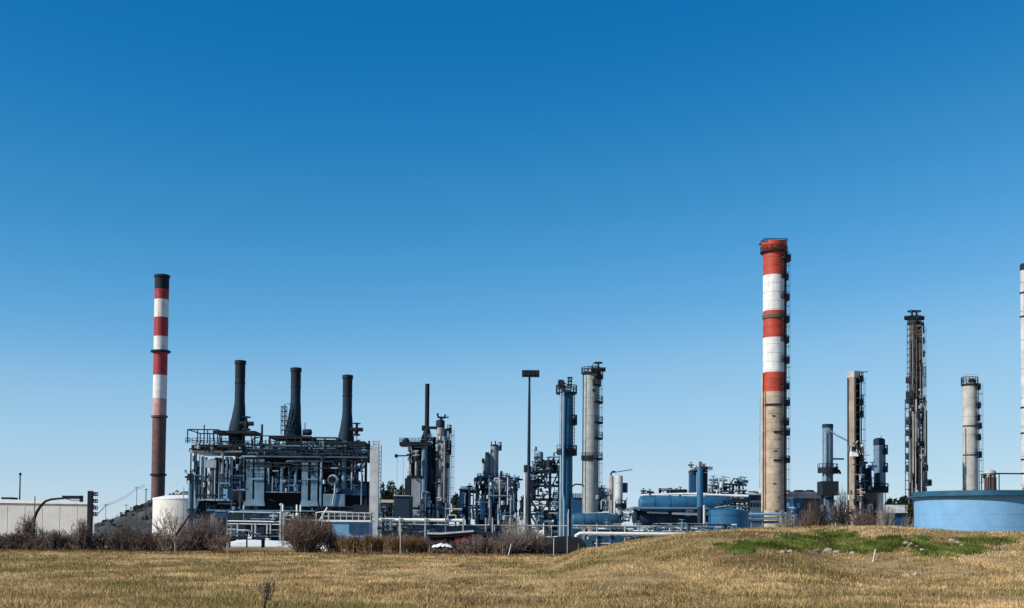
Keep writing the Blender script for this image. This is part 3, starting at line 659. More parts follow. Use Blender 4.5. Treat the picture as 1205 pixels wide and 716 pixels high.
t.clutter(292, 434, 522, 529, 26, [ink, navy, galv], 8, 0, 16, .9); t.clutter(236, 290, 520, 526, 12, [ink, navy, galv], 8, 0, 17, .9); t.clutter(416, 434, 520, 530, 8, [ink, galv], 5, -2, 18); t.clutter(291, 436, 526, 538, 60, [ink, navy, navy, slate], 1., -6.2, 161, .7); t.clutter(231, 291, 526, 536, 26, [ink, navy, navy, galv], 1., -5.4, 162, .7); t.clutter(282, 432, 541, 556, 40, [ink, navy, slate], 1.2, -5.2, 163, .8); t.clutter(230, 436, 596, 606, 40, [ink, navy, slate], 2, -5, 164, .8); t.clutter(232, 290, 536, 590, 26, [ink, navy, slate, teal], 2, -5.2, 165, .8); 
for q_, (a, b_) in enumerate(((236, 250), (262, 276), (280, 296), (320, 334), (334, 346), (346, 358), (380, 390), (390, 405), (414, 426))): t.clutter(a, b_, 542, 580, 4, [pale, galv, slate], 1.2, -5.2, 166+q_, .7)
for q_ in range(12): t.clutter(236+16.5*q_, 246+16.5*q_, 519, 531, 3, [galv, ink, navy], 6, -2.5, 180+q_, .7)
for px in (250, 268, 290, 322, 345, 357, 383, 411, 431): t.box('stilt', px, px+3, 596, 640, ink, .8, -3.5); t.box('stilt', px, px+3, 596, 640, ink, .8, 6)
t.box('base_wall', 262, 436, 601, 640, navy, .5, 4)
t.box('concrete_frame', 431.8, 434.5, 545, 600, ink, .6, -3.6)

t = T('concrete_column', 'tall pale square concrete column with a small lattice head right of the dark furnace block', 'column', 175, 440.3, 580)
t.box('shaft', 435.4, 445.6, 530, 640, pale, 1.25); t.box('cap', 436, 445, 526, 529.8, conc, 1.0); t.frame('head_frame', 438.6, 445, 519.5, 526, pale, 1, 2, .8, 0, .12)
t.ladder(446.6, 524, 628, galv, 0, False)

# --- yard in front of the furnace
t = T('pipe_rack', 'pale steel pipe rack with portal posts in front of the furnace block', 'pipe rack', 170, 300, 620)
for yy, wd in ((602.8, .9), (613.6, 1.5), (616.8, 1.0)): t.tube('pipe', [(267, yy), (331, yy+.4)], wd, white)
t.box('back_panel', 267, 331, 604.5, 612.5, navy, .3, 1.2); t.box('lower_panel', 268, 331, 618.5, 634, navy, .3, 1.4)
for px, wd in ((266.5, 1.4), (279.5, 1.5), (296.5, 1.1), (300.6, 1.8), (314.2, 1.6), (318.2, 1.5), (329.8, 1.9)): t.box('post', px-wd/2, px+wd/2, 602 if px in (266.5, 329.8) else 616, 645, pale, .25)
t.tube('lamp_post', [(286.6, 616), (286.6, 590)], .9, galv); t.cyl('lamp_head', 285.4, 287.8, 595, 600, pale, top='dome', n=10); t.cyl('lamp_head', 328.5, 333, 592.3, 594.8, pale, top='dome', n=12); t.tube('lamp_post', [(330.6, 616), (330.6, 594)], 1.3, pale)
t.box('crossbeam', 318.5, 330, 623.2, 624, pale, .2); t.box('crossbeam', 301, 329, 630.5, 631.4, slate, .2)
t.clutter(281, 327, 604, 612, 10, [slate, galv, teal], 1, .3, 21, .7)
t = T('valve_skid', 'low dark valve skid cluttered with silver pipes before the pale portal posts', 'equipment skid', 146, 285, 630)
t.box('base_frame', 266, 318, 631.6, 634.8, ink, 1.6); t.clutter(269, 296, 623.5, 631, 22, [white, pale, galv, slate], 1.4, -.2, 23, .75); t.clutter(296, 318, 628, 632, 9, [slate, galv, ink], 1.2, 0, 24, .7)
t.box('junction_box', 294, 298.5, 631.5, 634, white, .5, -.9); t.box('junction_box', 314.5, 318.8, 633.2, 635.4, white, .5, -.9); t.box('leg', 308, 311.5, 634, 645, ink, .4)
for px in (270, 290): t.box('leg', px, px+1.2, 634, 645, ink, .3)
t = T('storage_crate', 'bright blue crate with white packing behind the purplish shrub beside the pale rack', 'crate', 150, 262, 606)
t.box('body', 255.5, 267, 602.5, 610, royal, 1.6, z0 if False else 0); t.box('lid', 255.2, 267.3, 601.6, 602.4, sky_blue, 1.8); t.box('stand', 257, 265.5, 610, 645, navy, 1.2)
t = T('overexposed_slab', 'low concrete slab in white for overexposed ground beneath the valve skid', 'slab', 160, 306, 640)  # white colour stands in for ground overexposed by the sun
xs_ = [(262, 639.2, 641), (275, 635.8, 641.2), (285, 635.2, 641.5), (312, 636, 642), (335, 636.4, 643.5), (346, 638, 645.5)]
V_ = []
for px, a, c in xs_:
    for yy in (-1.2, 2.5): V_ += [(t.x(px), yy, -.3), (t.x(px), yy, max(.12, t.z(a+.3 if yy > 0 else a+3.4)))]
F_ = [(0, 2, 3, 1), tuple(len(V_)-4+i for i in (0, 1, 3, 2))]
for k in range(len(xs_)-1):
    o = 4*k; F_ += [(o+1, o+3, o+7, o+5), (o, o+1, o+5, o+4), (o+2, o+6, o+7, o+3)]
tag(t.root, None, None); t.add('slab', [(white, (V_, F_))])
t = T('rubble_heap', 'small heap of bright white rubble at the foot of the rounded shrub', 'heap', 122, 382, 640)
g_ = random.Random(5); pcs = []
for k in range(26):
    r = g_.uniform(.12, .34); a = g_.gauss(0, .75); pcs.append((white, s_lathe(a, g_.uniform(-.5, .5), [(r*.7, g_.uniform(-.1, .3)), (r, .25+g_.uniform(0, .3)), (r*.6, .5+g_.uniform(0, .35)*(1-abs(a)/2)), (0, .62+g_.uniform(0, .3)*(1-abs(a)/2))], 6)))
t.add('rubble', pcs)
t = T('pipe_bridge', 'white gantry with sloping pipe braces left of the pale blue tank', 'gantry', 150, 352, 605)
t.tube('brace', [(385, 597, 0), (376, 613, 0)], 1.5, white); t.tube('brace', [(371, 603.5, 0), (384.5, 601.3, 0)], 1.1, white); t.tube('brace', [(333, 611, 0), (339, 603, 0), (346, 608, 0)], 1.4, pale)
t.tube('pipe', [(331, 611.5, .5), (378, 612.5, .5)], 1.4, pale); t.tube('pipe', [(384, 601.5, .5), (436, 604, .5)], 1.2, white)
for px in (334, 345, 372, 379): t.box('post', px-.6, px+.6, 604, 645, pale, .2)
for px in (331, 347.5, 352): t.cyl('insulator', px-1, px+1, 594, 602, white, 1, 'dome', n=10); t.tube('insulator_stem', [(px, 600, 1), (px, 645, 1)], .7, galv)
t.clutter(333, 350, 603, 612, 12, [white, pale, galv], 1.2, .2, 26, .8)
t = T('settling_tank', 'pale blue rectangular tank with a railed white walkway on top beside the concrete column', 'tank', 146, 412, 618)
t.box('shell', 391, 434, 614.8, 645, sky_blue, 4, 2); t.box('walkway', 380, 436, 612.2, 614.4, white, 4.4, 2); t.rail('railing', 380, 436, 603.5, 612.2, pale, 2, 8, 4.2, .06)
t.box('blue_panel', 411, 433, 615.5, 628, royal, .1, -.1, label='darker blue end panel'); t.box('machine_house', 384, 434, 604.5, 612, navy, 1.4, 2.6); t.clutter(388, 432, 605, 612, 12, [navy, slate, pale], 1, 1.2, 28, .8)

# --- long pipe corridor between column and blue tower
t = T('pipe_rack', 'long white pipe on low trestles over blue panels by the concrete column', 'pipe rack', 142, 530, 615)
t.tube('pipe', [(446, 612.6), (546, 612.6)], 4, white); t.tube('pipe', [(446, 617.6), (668, 618)], 1.2, pale); t.tube('pipe', [(540, 618.4, .4), (640, 618.2, .4)], 1.6, sky_blue)
t.box('channel_panel', 507, 606, 619, 628.3, royal, .4, .6); t.box('channel_panel', 446, 507, 617.5, 627, slate, .4, .8)
t.clutter(448, 505, 616, 626, 26, [ink, navy, pale, galv, slate], 1.2, 0, 31, .8); t.clutter(566, 612, 618, 626, 10, [ink, royal, pale, galv], 1., 0, 32, .8)
for px in (449, 470.5, 500.5, 524.5, 545, 571.5, 579.5, 600): t.box('post', px-.7, px+.7, 609 if px != 524.5 else 592, 645, pale if px not in (524.5,) else slate, .22, -.35)
t = T('low_shed', 'low open shed with a dark curved roof and pale eave behind the brown hedge', 'shed', 128, 553, 632)
V_ = []; cur = [(504, 628.9), (520, 629), (532, 628), (545, 626.8), (558, 625.7), (570, 626.3), (585, 628.5), (602, 632)]
for px, py in cur:
    for yy, dz in ((-1.5, 0), (2.5, .1)): V_ += [(t.x(px), yy, t.z(py)-.35+dz), (t.x(px), yy, t.z(py)+dz)]
F_ = [(0, 1, 3, 2), tuple(len(V_)-4+i for i in (0, 2, 3, 1))]
for k in range(len(cur)-1): o = 4*k; F_ += [(o+1, o+5, o+7, o+3), (o, o+2, o+6, o+4), (o, o+4, o+5, o+1), (o+2, o+3, o+7, o+6)]
t.add('roof', [(ink, (V_, F_))]); t.add('eave', [(pale, s_tube([(t.x(a), -1.55, t.z(b_-.3)) for a, b_ in cur[:5]], .11, 6))])
t.box('back_wall', 508, 600, 630, 650, matt_black, .2, 2.2); t.box('door', 536, 552, 632.5, 650, red2, .2, -1.2, label='dull crimson door')
for px in (507, 530, 556, 578, 599): t.box('post', px, px+1, 630, 652, ink, .15, -1.3)
t = T('sheeted_pallet', 'low pallet load under a crumpled white sheet lying among brown reeds', 'pallet', 110, 520, 642)
g_ = random.Random(8); V_ = []; NX, NY = 15, 7
for j in range(NY):
    for i in range(NX):
        u, v_ = i/(NX-1), j/(NY-1); e = (math.sin(math.pi*u)**.35)*(math.sin(math.pi*(.12+.76*v_))**.5)
        V_.append((t.x(506.5+28.5*u), (v_-.5)*1.6, .45+(t.z(638.8)-.45)*e*(.55+.45*g_.random())))
t.add('sheet', [(white, (V_, [(j*NX+i, j*NX+i+1, (j+1)*NX+i+1, (j+1)*NX+i) for j in range(NY-1) for i in range(NX-1)]))]); t.box('load', 508, 533, 643.6, 658, ink, 1.2); 
t = T('black_heap', 'long low black heap below the tall blue column', 'heap', 117, 664, 640)  # long low mound in one even near-black colour
V_ = []; cur = [(628, 652), (634, 636), (642, 633.8), (654, 633), (668, 632), (678, 633), (686, 634.5), (690, 642), (692, 654)]
for px, py in cur:
    for yy, k in ((-2.2, 0), (-1.3, .75), (0, 1), (1.6, .8), (2.5, 0)): V_.append((t.x(px), yy, max(-.1, t.z(py))*k*(1+.06*math.sin(px*1.3+yy*2)) + (0 if k else -.1)))
t.add('heap_surface', [(matt_black, (V_, [(5*i+j, 5*i+j+5, 5*i+j+6, 5*i+j+1) for i in range(len(cur)-1) for j in range(4)]))])

# --- thin-stack unit
t = T('process_tower_group', 'clustered process unit with a thin black stack and silver clad tower behind long white pipe', 'process unit', 250, 500, 540)
t.cyl('stack', 499.3, 504.6, 452, 502, ink, 0, 'open', n=16); t.cyl('stack_cone', 499.4, 504.6, 501, 519, ink, 0, xb=(493, 506.5), n=16)
t.cyl('clad_tower', 513, 522.8, 503.5, 640, silver, 0, ring=2.6, rm=pale); t.cyl('clad_tower', 521.4, 529, 504, 640, galv, 1.2, ring=3.4, rm=navy, label='darker bluish clad column')
t.cyl('head_vessel', 512.5, 523, 493.8, 503, navy, 0, 'dome'); t.add('tee_vent', [(ink, s_tube([(t.x(518.6), 0, t.z(495)), (t.x(518.6), 0, t.z(490.5))], .3, 8)), (ink, s_tube([(t.x(514.3), 0, t.z(486.5)), (t.x(515), 0, t.z(491)), (t.x(522.5), 0, t.z(491.6)), (t.x(523.5), 0, t.z(487.8))], .24, 8)), (ink, s_bar((t.x(522), 0, t.z(491.5)), (t.x(527.5), 0, t.z(491)), .2))])
t.box('beam', 496.5, 522, 502.2, 505, ink, 1.2); t.cyl('drum', 495.8, 499.8, 501, 507, ink, n=12)
t.box('deck', 471, 508, 521.5, 525.5, ink, 5); t.rail('railing', 471, 508, 517, 521.5, ink, 0, 10, 4.8, .07); t.add('hopper', [(ink, s_lathe(t.x(477.5), 0, [(.9, t.z(521.5)), (.7, t.z(518)), (.35, t.z(516.2)), (0, t.z(516))], 12))])
t.clutter(496, 508, 511, 523, 14, [ink, navy, rust, slate], 3, -1, 41); t.tube('outrigger', [(466, 537), (481, 536.6)], 1.6, ink); t.cyl('pulley', 464.2, 468, 535, 539, ink, n=12)
for px in (467.5, 474.6): t.tube('hanging_cable', [(px, 538), (px, 590)], .45, galv)
t.cyl('column', 480.6, 484.4, 525, 562, pale, -1.4, n=14, ring=2); t.cyl('column', 484.6, 488, 525, 562, ink, -1, n=12); t.cyl('column', 489.3, 492.2, 533, 562, silver, -1.8, n=12); t.cyl('column', 496.4, 503.5, 524, 640, slate, -1.4, n=18, ring=3.5); t.cyl('column', 503.6, 508.6, 524, 640, navy, -.4, n=16); t.cyl('column', 508.6, 512.6, 514, 640, navy, .8, n=14)
t.box('core_casing', 486, 513, 526, 640, navy, 2.2, 2.6); t.box('tower_casing', 482.5, 496, 563, 640, galv, 2.6, -.6, label='flat grey clad casing'); t.box('ledge', 480, 497, 560.5, 563, ink, 3, -.6)
t.cyl('lower_vessel', 497.5, 508, 579, 640, silver, -3, 'dome', ring=1.5, rm=pale); t.clutter(498, 508, 582, 612, 14, [white, pale, silver, navy], 1, -4.6, 42)
t.clutter(511, 529, 508, 612, 46, [ink, navy, pale, silver, slate], 2, -2.4, 43, .9); t.clutter(481, 495, 528, 560, 16, [ink, navy, pale, silver], 2, -2, 44, .9)
for yy in (507, 525.5, 532): t.platform(525, 3, 6, yy, ink, -80, 60, .8)
t.ladder(530, 505, 610, navy, 0)
t.clutter(480, 545, 598, 612, 22, [ink, navy, slate, pale], 3, -3, 45)

t = T('machine_house', 'squat dark blue shed with a pale ledge left of the grey clad casing', 'shed', 215, 474, 597)
t.box('walls', 464, 482, 584.5, 640, navy, 8, 3); t.box('roof', 463.4, 482.6, 583.2, 584.3, galv, 8.6, 3); t.box('ledge', 443, 465, 588.5, 591.8, beige, 2, 1); t.box('post', 446, 447.3, 592, 640, slate, .3, 1); t.box('post', 461, 462.2, 592, 640, slate, .3, 1); t.box('tank_stub', 475, 481.5, 562, 583, ink, 2.5, 3)
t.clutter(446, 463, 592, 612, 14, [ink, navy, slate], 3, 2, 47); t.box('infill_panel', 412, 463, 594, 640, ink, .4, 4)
# trees behind
tree('dark evergreen tree behind the concrete column, leftmost of the clump', 450, 330, 18, 568, 1); tree('dark evergreen tree in the middle of the clump behind the hanging cables', 461, 335, 20, 565, 2); tree('dark evergreen tree next to the squat blue shed', 473, 332, 16, 570, 3)
tree('dark tree between the silver clad tower and the pale twin columns', 536, 340, 22, 580, 4); tree('low dark tree behind the lattice structure', 618, 340, 16, 582, 6)
tree('dark tree glimpsed below the dark furnace block at its right end', 428, 330, 22, 574, 5)

# --- middle complex with three pale columns
t = T('process_unit', 'dense blue grey process unit crowned by three pale columns of stepped height', 'process unit', 255, 575, 570)
t.cyl('column', 576.6, 586.4, 525.5, 570, cladgrey, 0, ring=3.5, rm=slate); t.cyl('column', 570.3, 577, 534.5, 570, cladgrey, 1, ring=3.5, rm=slate); t.cyl('column', 567.6, 570.6, 542, 566, galv, 1.4, n=14)
t.box('fitting', 566.4, 569.8, 539.5, 544.5, ink, .8, 1.4); t.box('fitting', 570.8, 575.5, 532.6, 535, rust, 1); t.tube('pipe', [(577.8, 528), (577.8, 519.5)], 1.1, ink); t.tube('pipe', [(582.6, 526), (582.6, 519)], 1.4, ink); t.add('top_cap', [(ink, s_lathe(t.x(581.3), 0, [(.9, t.z(525.6)), (.8, t.z(523.5)), (0, t.z(523))], 14))])
t.platform(581.5, 4.9, 8.6, 527.5, ink, -40, 60); t.cyl('vent', 588.3, 591.5, 554.5, 566, slate, 0, n=12)
t.add('reactor', [(pale, s_lathe(t.x(584.5), -2, [(1.1, t.z(581)), (2.1, t.z(576)), (2.1, t.z(566.5)), (1.6, t.z(564.4)), (0, t.z(563.8))], 24))])
t.frame('steel_frame', 561, 608, 563.5, 640, navy, 5, 6, 7, 0, .3, True, 3); t.frame('steel_frame', 542.5, 563, 577, 640, slate, 2, 3, 6, 0, .35, False, 4)
t.box('deck', 562, 606, 563.5, 565, ink, 6); t.box('deck', 543, 563, 577.5, 580.5, ink, 5); t.box('deck', 571, 607, 589, 590.2, ink, 6); t.rail('railing', 562, 600, 558.5, 563.5, ink, 0, 10, 6, .07); t.rail('railing', 543, 563, 573.5, 577.5, ink, 0, 6, 5, .07)
t.cyl('column', 543.2, 547.6, 580, 640, sky_blue, -2.6, n=16); t.cyl('column', 548.6, 552.8, 580, 640, navy, -2.2, n=14); t.cyl('column', 575, 579.4, 590, 640, pale, -3.6, n=14); t.cyl('column', 585.6, 589.6, 594, 640, pale, -3.6, n=14); t.cyl('column', 603.6, 607.2, 566, 640, slate, -2.8, n=14)
t.box('panel', 593, 608, 592, 640, royal, .4, 3); t.box('panel', 562, 574, 590, 640, royal, .4, 3); t.box('panel', 566, 600, 572, 590, navy, .4, 3.2)
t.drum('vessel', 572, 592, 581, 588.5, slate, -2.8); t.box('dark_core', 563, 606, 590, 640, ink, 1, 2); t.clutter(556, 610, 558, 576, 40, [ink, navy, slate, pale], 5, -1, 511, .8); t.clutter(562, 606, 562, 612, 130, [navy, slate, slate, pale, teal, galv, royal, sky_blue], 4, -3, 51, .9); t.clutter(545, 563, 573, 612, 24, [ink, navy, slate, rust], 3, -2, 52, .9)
t.tube('lamp_arm', [(606, 566, -3), (607.5, 563.5, -3), (612, 564, -3)], .9, ink); t.cyl('lamp_head', 610.4, 615.2, 564.2, 566, ink, -3, n=10); t.clutter(590, 608, 600, 612, 14, [ink, navy, pale, royal], 3, -3.6, 53)

# --- floodlight mast
t = T('floodlight_mast', 'tall thin steel mast carrying a wide dark floodlight box', 'floodlight', 150, 622.4, 530)
t.add('mast', [(navy, s_lathe(0, 0, [(t.s*2.5, -.1), (t.s*1.55, t.z(480)), (t.s*1.15, t.z(444))], 14))]); o = t.box('floodlight_housing', 613.5, 634, 436.3, 443.6, ink, .9)
for k in range(4): t.box('lamp', 614.6+4.9*k, 618.4+4.9*k, 437.6, 442.4, navy, .08, -.47, parent=o)
t.box('base_plate', 617, 628, 640, 645, conc, 1.4)
t = T('pale_column', 'thin pale column with a dark cap beside the floodlight mast', 'column', 215, 618.4, 585)
t.cyl('shaft', 616.4, 619.6, 556, 640, pale, 0, n=14); t.cyl('cap', 616, 621.4, 547.5, 556, ink, n=12)
# --- lattice structure
t = T('lattice_structure', 'open dark lattice structure with cross bracing and tanks on top between mast and blue tower', 'steel structure', 220, 640, 570)
t.frame('steel_frame', 626, 658, 556, 588, ink, 1, 2, 4, 0, .3, False, 9); t.frame('steel_frame', 624, 658, 588, 640, ink, 3, 3, 5, 0, .35, True, 12)
t.tube('brace', [(635, 557, -2.6), (646.5, 578, -2.6)], 1.7, ink); t.tube('brace', [(657, 556, -2.6), (646.5, 578, -2.6)], 1.7, ink); t.tube('brace', [(646.5, 578, -2.6), (635.5, 590, -2.6)], 1.5, ink); t.box('post', 645.2, 648.2, 556, 590, ink, .5, -2.6)
t.box('deck', 623, 659, 587, 589.4, ink, 5.4); t.box('deck', 623, 658, 554.8, 556.6, ink, 5.2); t.box('casing', 623.5, 630.5, 550, 588, ink, 3, .5)
t.cyl('tank', 630.8, 639, 531.5, 543, slate, 0, 'dome'); t.cyl('tank_skirt', 629.8, 640, 543.5, 551, ink, 0); t.cyl('vent_hood', 626.6, 631.8, 525.5, 531, galv, 0, 'dome', n=12); t.tube('pipe', [(629.2, 531), (629.2, 552)], .9, ink)
t.drum('drum', 642, 651, 549, 557, pale, -1.6); t.rail('railing', 623, 658, 550.5, 554.8, ink, 0, 9, 5, .07); t.tube('pipe', [(651.5, 555, -1), (651.5, 533.5, -1), (656, 532.5, -1), (659, 535.5, -1)], 1.7, ink)
t.clutter(624, 646, 556, 588, 30, [ink, navy, ink, slate], 3, -1, 611, .9); t.clutter(636, 659, 540, 556, 22, [ink, navy], 4, -1.5, 612); t.clutter(625, 658, 538, 556, 26, [ink, navy, slate], 4, -1, 61); t.clutter(624, 658, 557, 588, 22, [ink, navy, pale, slate], 4, -1.4, 62, .8); t.clutter(624, 658, 590, 634, 60, [ink, navy, pale, white, slate, teal], 4, -2.4, 63, 1.1)
t.box('panel', 640, 659, 600, 640, teal, .4, 2.9); t.box('vessel_skirt', 646, 656, 611, 640, teal, 2, -1.2)

# --- blue tower and silver tower
t = T('blue_tower', 'tall teal blue distillation tower with a lattice crown platform', 'tower', 210, 666, 540)
t.cyl('shell', 658.6, 673.4, 459.5, 640, teal, 0, 'dome', xb=(658, 674.6), ring=6.5); t.tube('riser', [(659.4, 464, -1.5), (659.4, 640, -1.5)], 1.5, pale); t.tube('riser', [(662, 464, -2.2), (662, 580, -2.2), (663.5, 590, -2.4), (663.5, 640, -2.4)], 2.1, sky_blue)  # light riser colours stand in for the tower's sunlit left strip
t.platform(666, 7, 12.5, 462, ink, -180, 180); t.platform(666, 7.2, 13, 533, ink, -150, 90); t.platform(670, 4, 9, 497, ink, -80, 60)
t.clutter(656.5, 664, 447, 460, 14, [ink, slate, navy], 2, 0, 71); t.box('hoist_box', 656, 663, 448.5, 457, navy, 1.2); t.frame('davit_frame', 668, 671.8, 444.5, 458, ink, 1, 3, 1, 0, .14); t.tube('davit', [(668, 444.6), (673.5, 445)], 1, ink); t.ladder(674.8, 462, 533, navy, 0, False)
t.tube('transfer_pipe', [(671, 574, -2), (677, 570.5, -2), (683, 570.8, -2), (687, 573, -2)], 1.8, navy)
t = T('blue_cabin', 'flat teal blue cladded cabin tucked against the right side of the tall teal tower', 'cabin', 205, 679, 605)
t.box('walls', 673.4, 685.2, 586.5, 640, royal, 6, 3); t.box('roof', 673, 685.6, 585.6, 586.4, navy, 6.4, 3); t.tube('downpipe', [(685.4, 572, -.4), (685.4, 640, -.4)], 1.1, galv); t.rail('railing', 674, 685, 581, 585.6, navy, 3, 4, 5, .06)
t.tube('lamp_post', [(668, 600, -3), (668, 640, -3)], 1., pale)
t = T('silver_tower', 'tall silver grey clad distillation column with small platforms on its right side', 'tower', 280, 695, 520)
t.cyl('shell', 686.2, 704, 438.5, 640, silver, 0, 'dome', xb=(685.6, 703.6), ring=4.3, rm=galv); t.tube('riser', [(685.4, 440, -1.6), (685.4, 640, -1.6)], 1.2, ink)
t.platform(695, 9, 11.5, 439, ink, -180, 180); t.clutter(687, 703, 430, 438, 12, [ink, navy, silver], 3, 0, 73); t.tube('davit', [(697, 437), (697, 429), (700, 426.5), (700, 430)], 1., ink); t.valve(703.5, 435, ink, 0, 3)
for yy in (444, 453, 473, 497, 515.5, 539.5): t.platform(696, 9, 13.5 if yy not in (453,) else 11, yy, ink, -75, 55, toe=False, th=.4)
t.platform(695, 9, 11, 539.5, ink, -180, -75); t.ladder(704.6, 440, 600, ink, -.6)
for k, yy in enumerate((448, 452, 459)): t.box('manhole', 696.2, 699.6, yy, yy+3, ink, .4, -2.0)

# --- between silver tower and right chimney
t = T('twin_columns', 'pair of short pale columns with a long thin crane arm on top', 'columns', 265, 724, 580)
t.cyl('column', 716.4, 722, 560, 640, tan, 0, 'dome', n=20, ring=3); t.cyl('column', 723.2, 732.4, 559.5, 606, pale, -1, 'dome', n=24, ring=3.5); t.cyl('skirt', 724.4, 731, 600, 640, navy, -1)
t.tube('pipe', [(718.6, 562), (719, 557.5), (720.4, 555.4), (724, 555)], 2, ink); t.tube('crane_arm', [(721, 556.5), (732, 554.5), (744, 552.6)], 1.2, slate); t.tube('riser', [(717, 562, -1.2), (717, 640, -1.2)], 1, pale); t.box('cabinet', 732.8, 738, 568.5, 580, navy, 1.6, -.5); t.tube('pipe', [(735, 602), (735.4, 590), (738.5, 586)], 1.1, slate)
t.box('cabinet', 703.6, 708.5, 574, 603, navy, 2.5); t.cyl('vent', 707, 709.2, 571.5, 578, ink, n=8); t.box('cabinet', 709.2, 715.8, 578.5, 602, slate, 2.5, 1); t.clutter(703, 716, 575, 600, 12, [navy, slate, pale], 2, -1.4, 81); t.platform(728, 5, 9, 596, ink, -120, 60, -1)
t.clutter(722, 750, 597, 615, 26, [ink, navy, slate, pale], 3, -2, 82); t.box('deck', 728, 752, 598, 600.2, slate, 4)
t = T('blue_drum', 'low teal blue drum with a rounded end lying below the silver column', 'drum', 195, 706, 610)
t.drum('shell', 672, 729.5, 604, 620, teal, 0, bands=3)
for px in (690, 720): t.box('saddle', px-1.5, px+1.5, 617, 645, navy, 2)
t.tube('pipe', [(686, 604.5, -.6), (714, 603.6, -.6), (728, 606.6, -.6)], .9, pale)
t = T('raised_drum', 'long blue horizontal vessel on a dark deck carrying white pipes and machinery', 'drum', 190, 800, 595)
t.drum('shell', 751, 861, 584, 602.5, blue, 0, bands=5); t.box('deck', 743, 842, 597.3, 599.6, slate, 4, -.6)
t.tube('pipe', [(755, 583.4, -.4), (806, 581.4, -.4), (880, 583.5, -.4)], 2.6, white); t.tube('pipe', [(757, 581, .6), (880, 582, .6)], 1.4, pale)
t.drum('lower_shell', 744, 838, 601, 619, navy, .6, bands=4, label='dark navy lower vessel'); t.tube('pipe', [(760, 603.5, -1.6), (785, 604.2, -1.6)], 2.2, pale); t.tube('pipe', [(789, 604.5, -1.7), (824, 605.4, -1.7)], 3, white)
t.clutter(757, 775, 578, 583, 12, [ink, navy], 1.6, .3, 83, .7); t.clutter(776, 812, 575, 582, 34, [ink, navy, slate], 1.6, .3, 84, .8); t.cyl('vent', 775, 777.6, 574.8, 582, ink, n=8); t.box('motor', 790, 806, 576.5, 581, ink, 1.2, .4); t.clutter(790, 840, 600, 606, 18, [white, pale, navy], 1.2, -1.4, 85, .8)
for px in (748, 768, 789, 811, 836): t.box('saddle', px-1.2, px+1.2, 599, 645, navy, 2.4, .4)
t = T('upright_vessel', 'bright blue upright vessel with a domed top and fittings above the long horizontal vessel', 'vessel', 186, 820, 575)
t.cyl('shell', 818.2, 825.6, 552, 597.5, blue, -1.6, 'dome', n=24); t.box('casing', 810.6, 818, 556, 580, royal, 1.6, -.6); t.box('casing', 825.2, 831, 557, 580, navy, 1.6, -.6); t.box('rim', 810, 831.5, 555, 556.2, ink, 1.8, -.6)
t.cyl('fitting', 820.2, 824, 544, 552, rust, -1.6, 'dome', n=12); t.clutter(811, 831, 547.5, 556, 20, [ink, navy, slate, rust], 1.6, -1, 86, .8); t.rail('railing', 828, 837, 550, 554, ink, -.6, 4, 1.2, .05); t.cyl('skirt', 819, 825, 597.5, 645, navy, -1.6, n=20)
t = T('loading_arms', 'tangle of dark loading arms behind the blue round tank', 'machinery', 200, 856, 573)
t.clutter(834, 878, 565, 588, 64, [ink, navy, pale, galv], 3, 0, 87, .9); t.tube('arm', [(838, 588), (839, 573), (844, 562.5), (846, 575)], 1.9, ink); t.tube('arm', [(858, 588), (859, 570), (864, 563), (869, 565.5), (866, 574)], 1.7, ink); t.tube('arm', [(846, 563.5), (858, 561.5), (860, 570)], 1.2, pale); t.tube('arm', [(864, 580), (872, 570)], 1.2, pale); t.box('platform', 832, 880, 588, 590.5, ink, 4); t.frame('support_frame', 834, 879, 590, 640, ink, 4, 2, 3.4, 0, .25)
t.rail('railing', 832, 880, 584, 588, ink, 0, 10, 3.6, .06)
t = T('round_tank', 'blue round tank with curved wall just left of the big striped chimney', 'tank', 168, 857, 610)
t.cyl('wall', 834.2, 880.6, 597.2, 640, blue, 0, 'cone', n=60, ring=2.0); t.tube('pipe', [(838, 598, -2.2), (851, 596, -2.6), (880, 597.5, 0)], .9, pale); t.clutter(846, 878, 590, 598, 22, [ink, navy, galv], 2, .5, 88, .8)
t.tube('vent_pipe', [(827.4, 640, -1), (827.4, 595, -1)], 2.8, pale)
t = T('pipe_rack', 'low rack of white pipes behind the left slope of the mound', 'pipe rack', 135, 765, 628)
t.tube('pipe', [(685.5, 628.6, -.4), (806, 628.6, -.4)], 4, white); t.tube('pipe', [(674, 619.4, .4), (834, 619.8, .4)], 1.7, pale); t.tube('pipe', [(674, 622.3, .5), (700, 622.5, .5), (702, 621, .5), (834, 622.8, .5)], 1.3, pale); t.tube('pipe', [(740, 625, .2), (870, 625.4, .2)], 1.8, white); t.tube('pipe', [(686, 636.6), (770, 636.6)], 1.5, sky_blue)
t.tube('elbow', [(690, 628.6, -.4), (682, 628.8, -.4), (678, 631, -.4), (677, 640, -.4), (677, 650, -.4)], 4, white)
t.box('blue_panel', 688, 810, 631.2, 645, teal, .3, .8); t.box('back_panel', 700, 836, 623.4, 628, navy, .3, 1.2); t.box('reflection_panel', 707.5, 757, 638.2, 650, sky_blue, .3, .3, label='pale blue panel standing for a mottled reflection')  # the pale blue panel puts a mottled reflection into colour
for px in (686, 702, 718, 735, 752, 769, 790, 808): t.box('post', px-.6, px+.6, 617, 650, slate if px % 3 else pale, .18, -.2)
t.clutter(760, 868, 616, 626, 60, [white, pale, slate, navy, ink], 1.4, .6, 91, .7); t.clutter(690, 757, 631, 646, 20, [teal, pale, slate, sky_blue], .8, .1, 92, .7); t.clutter(674, 760, 615, 623, 22, [white, pale, navy], 1.2, 1, 93, .6)
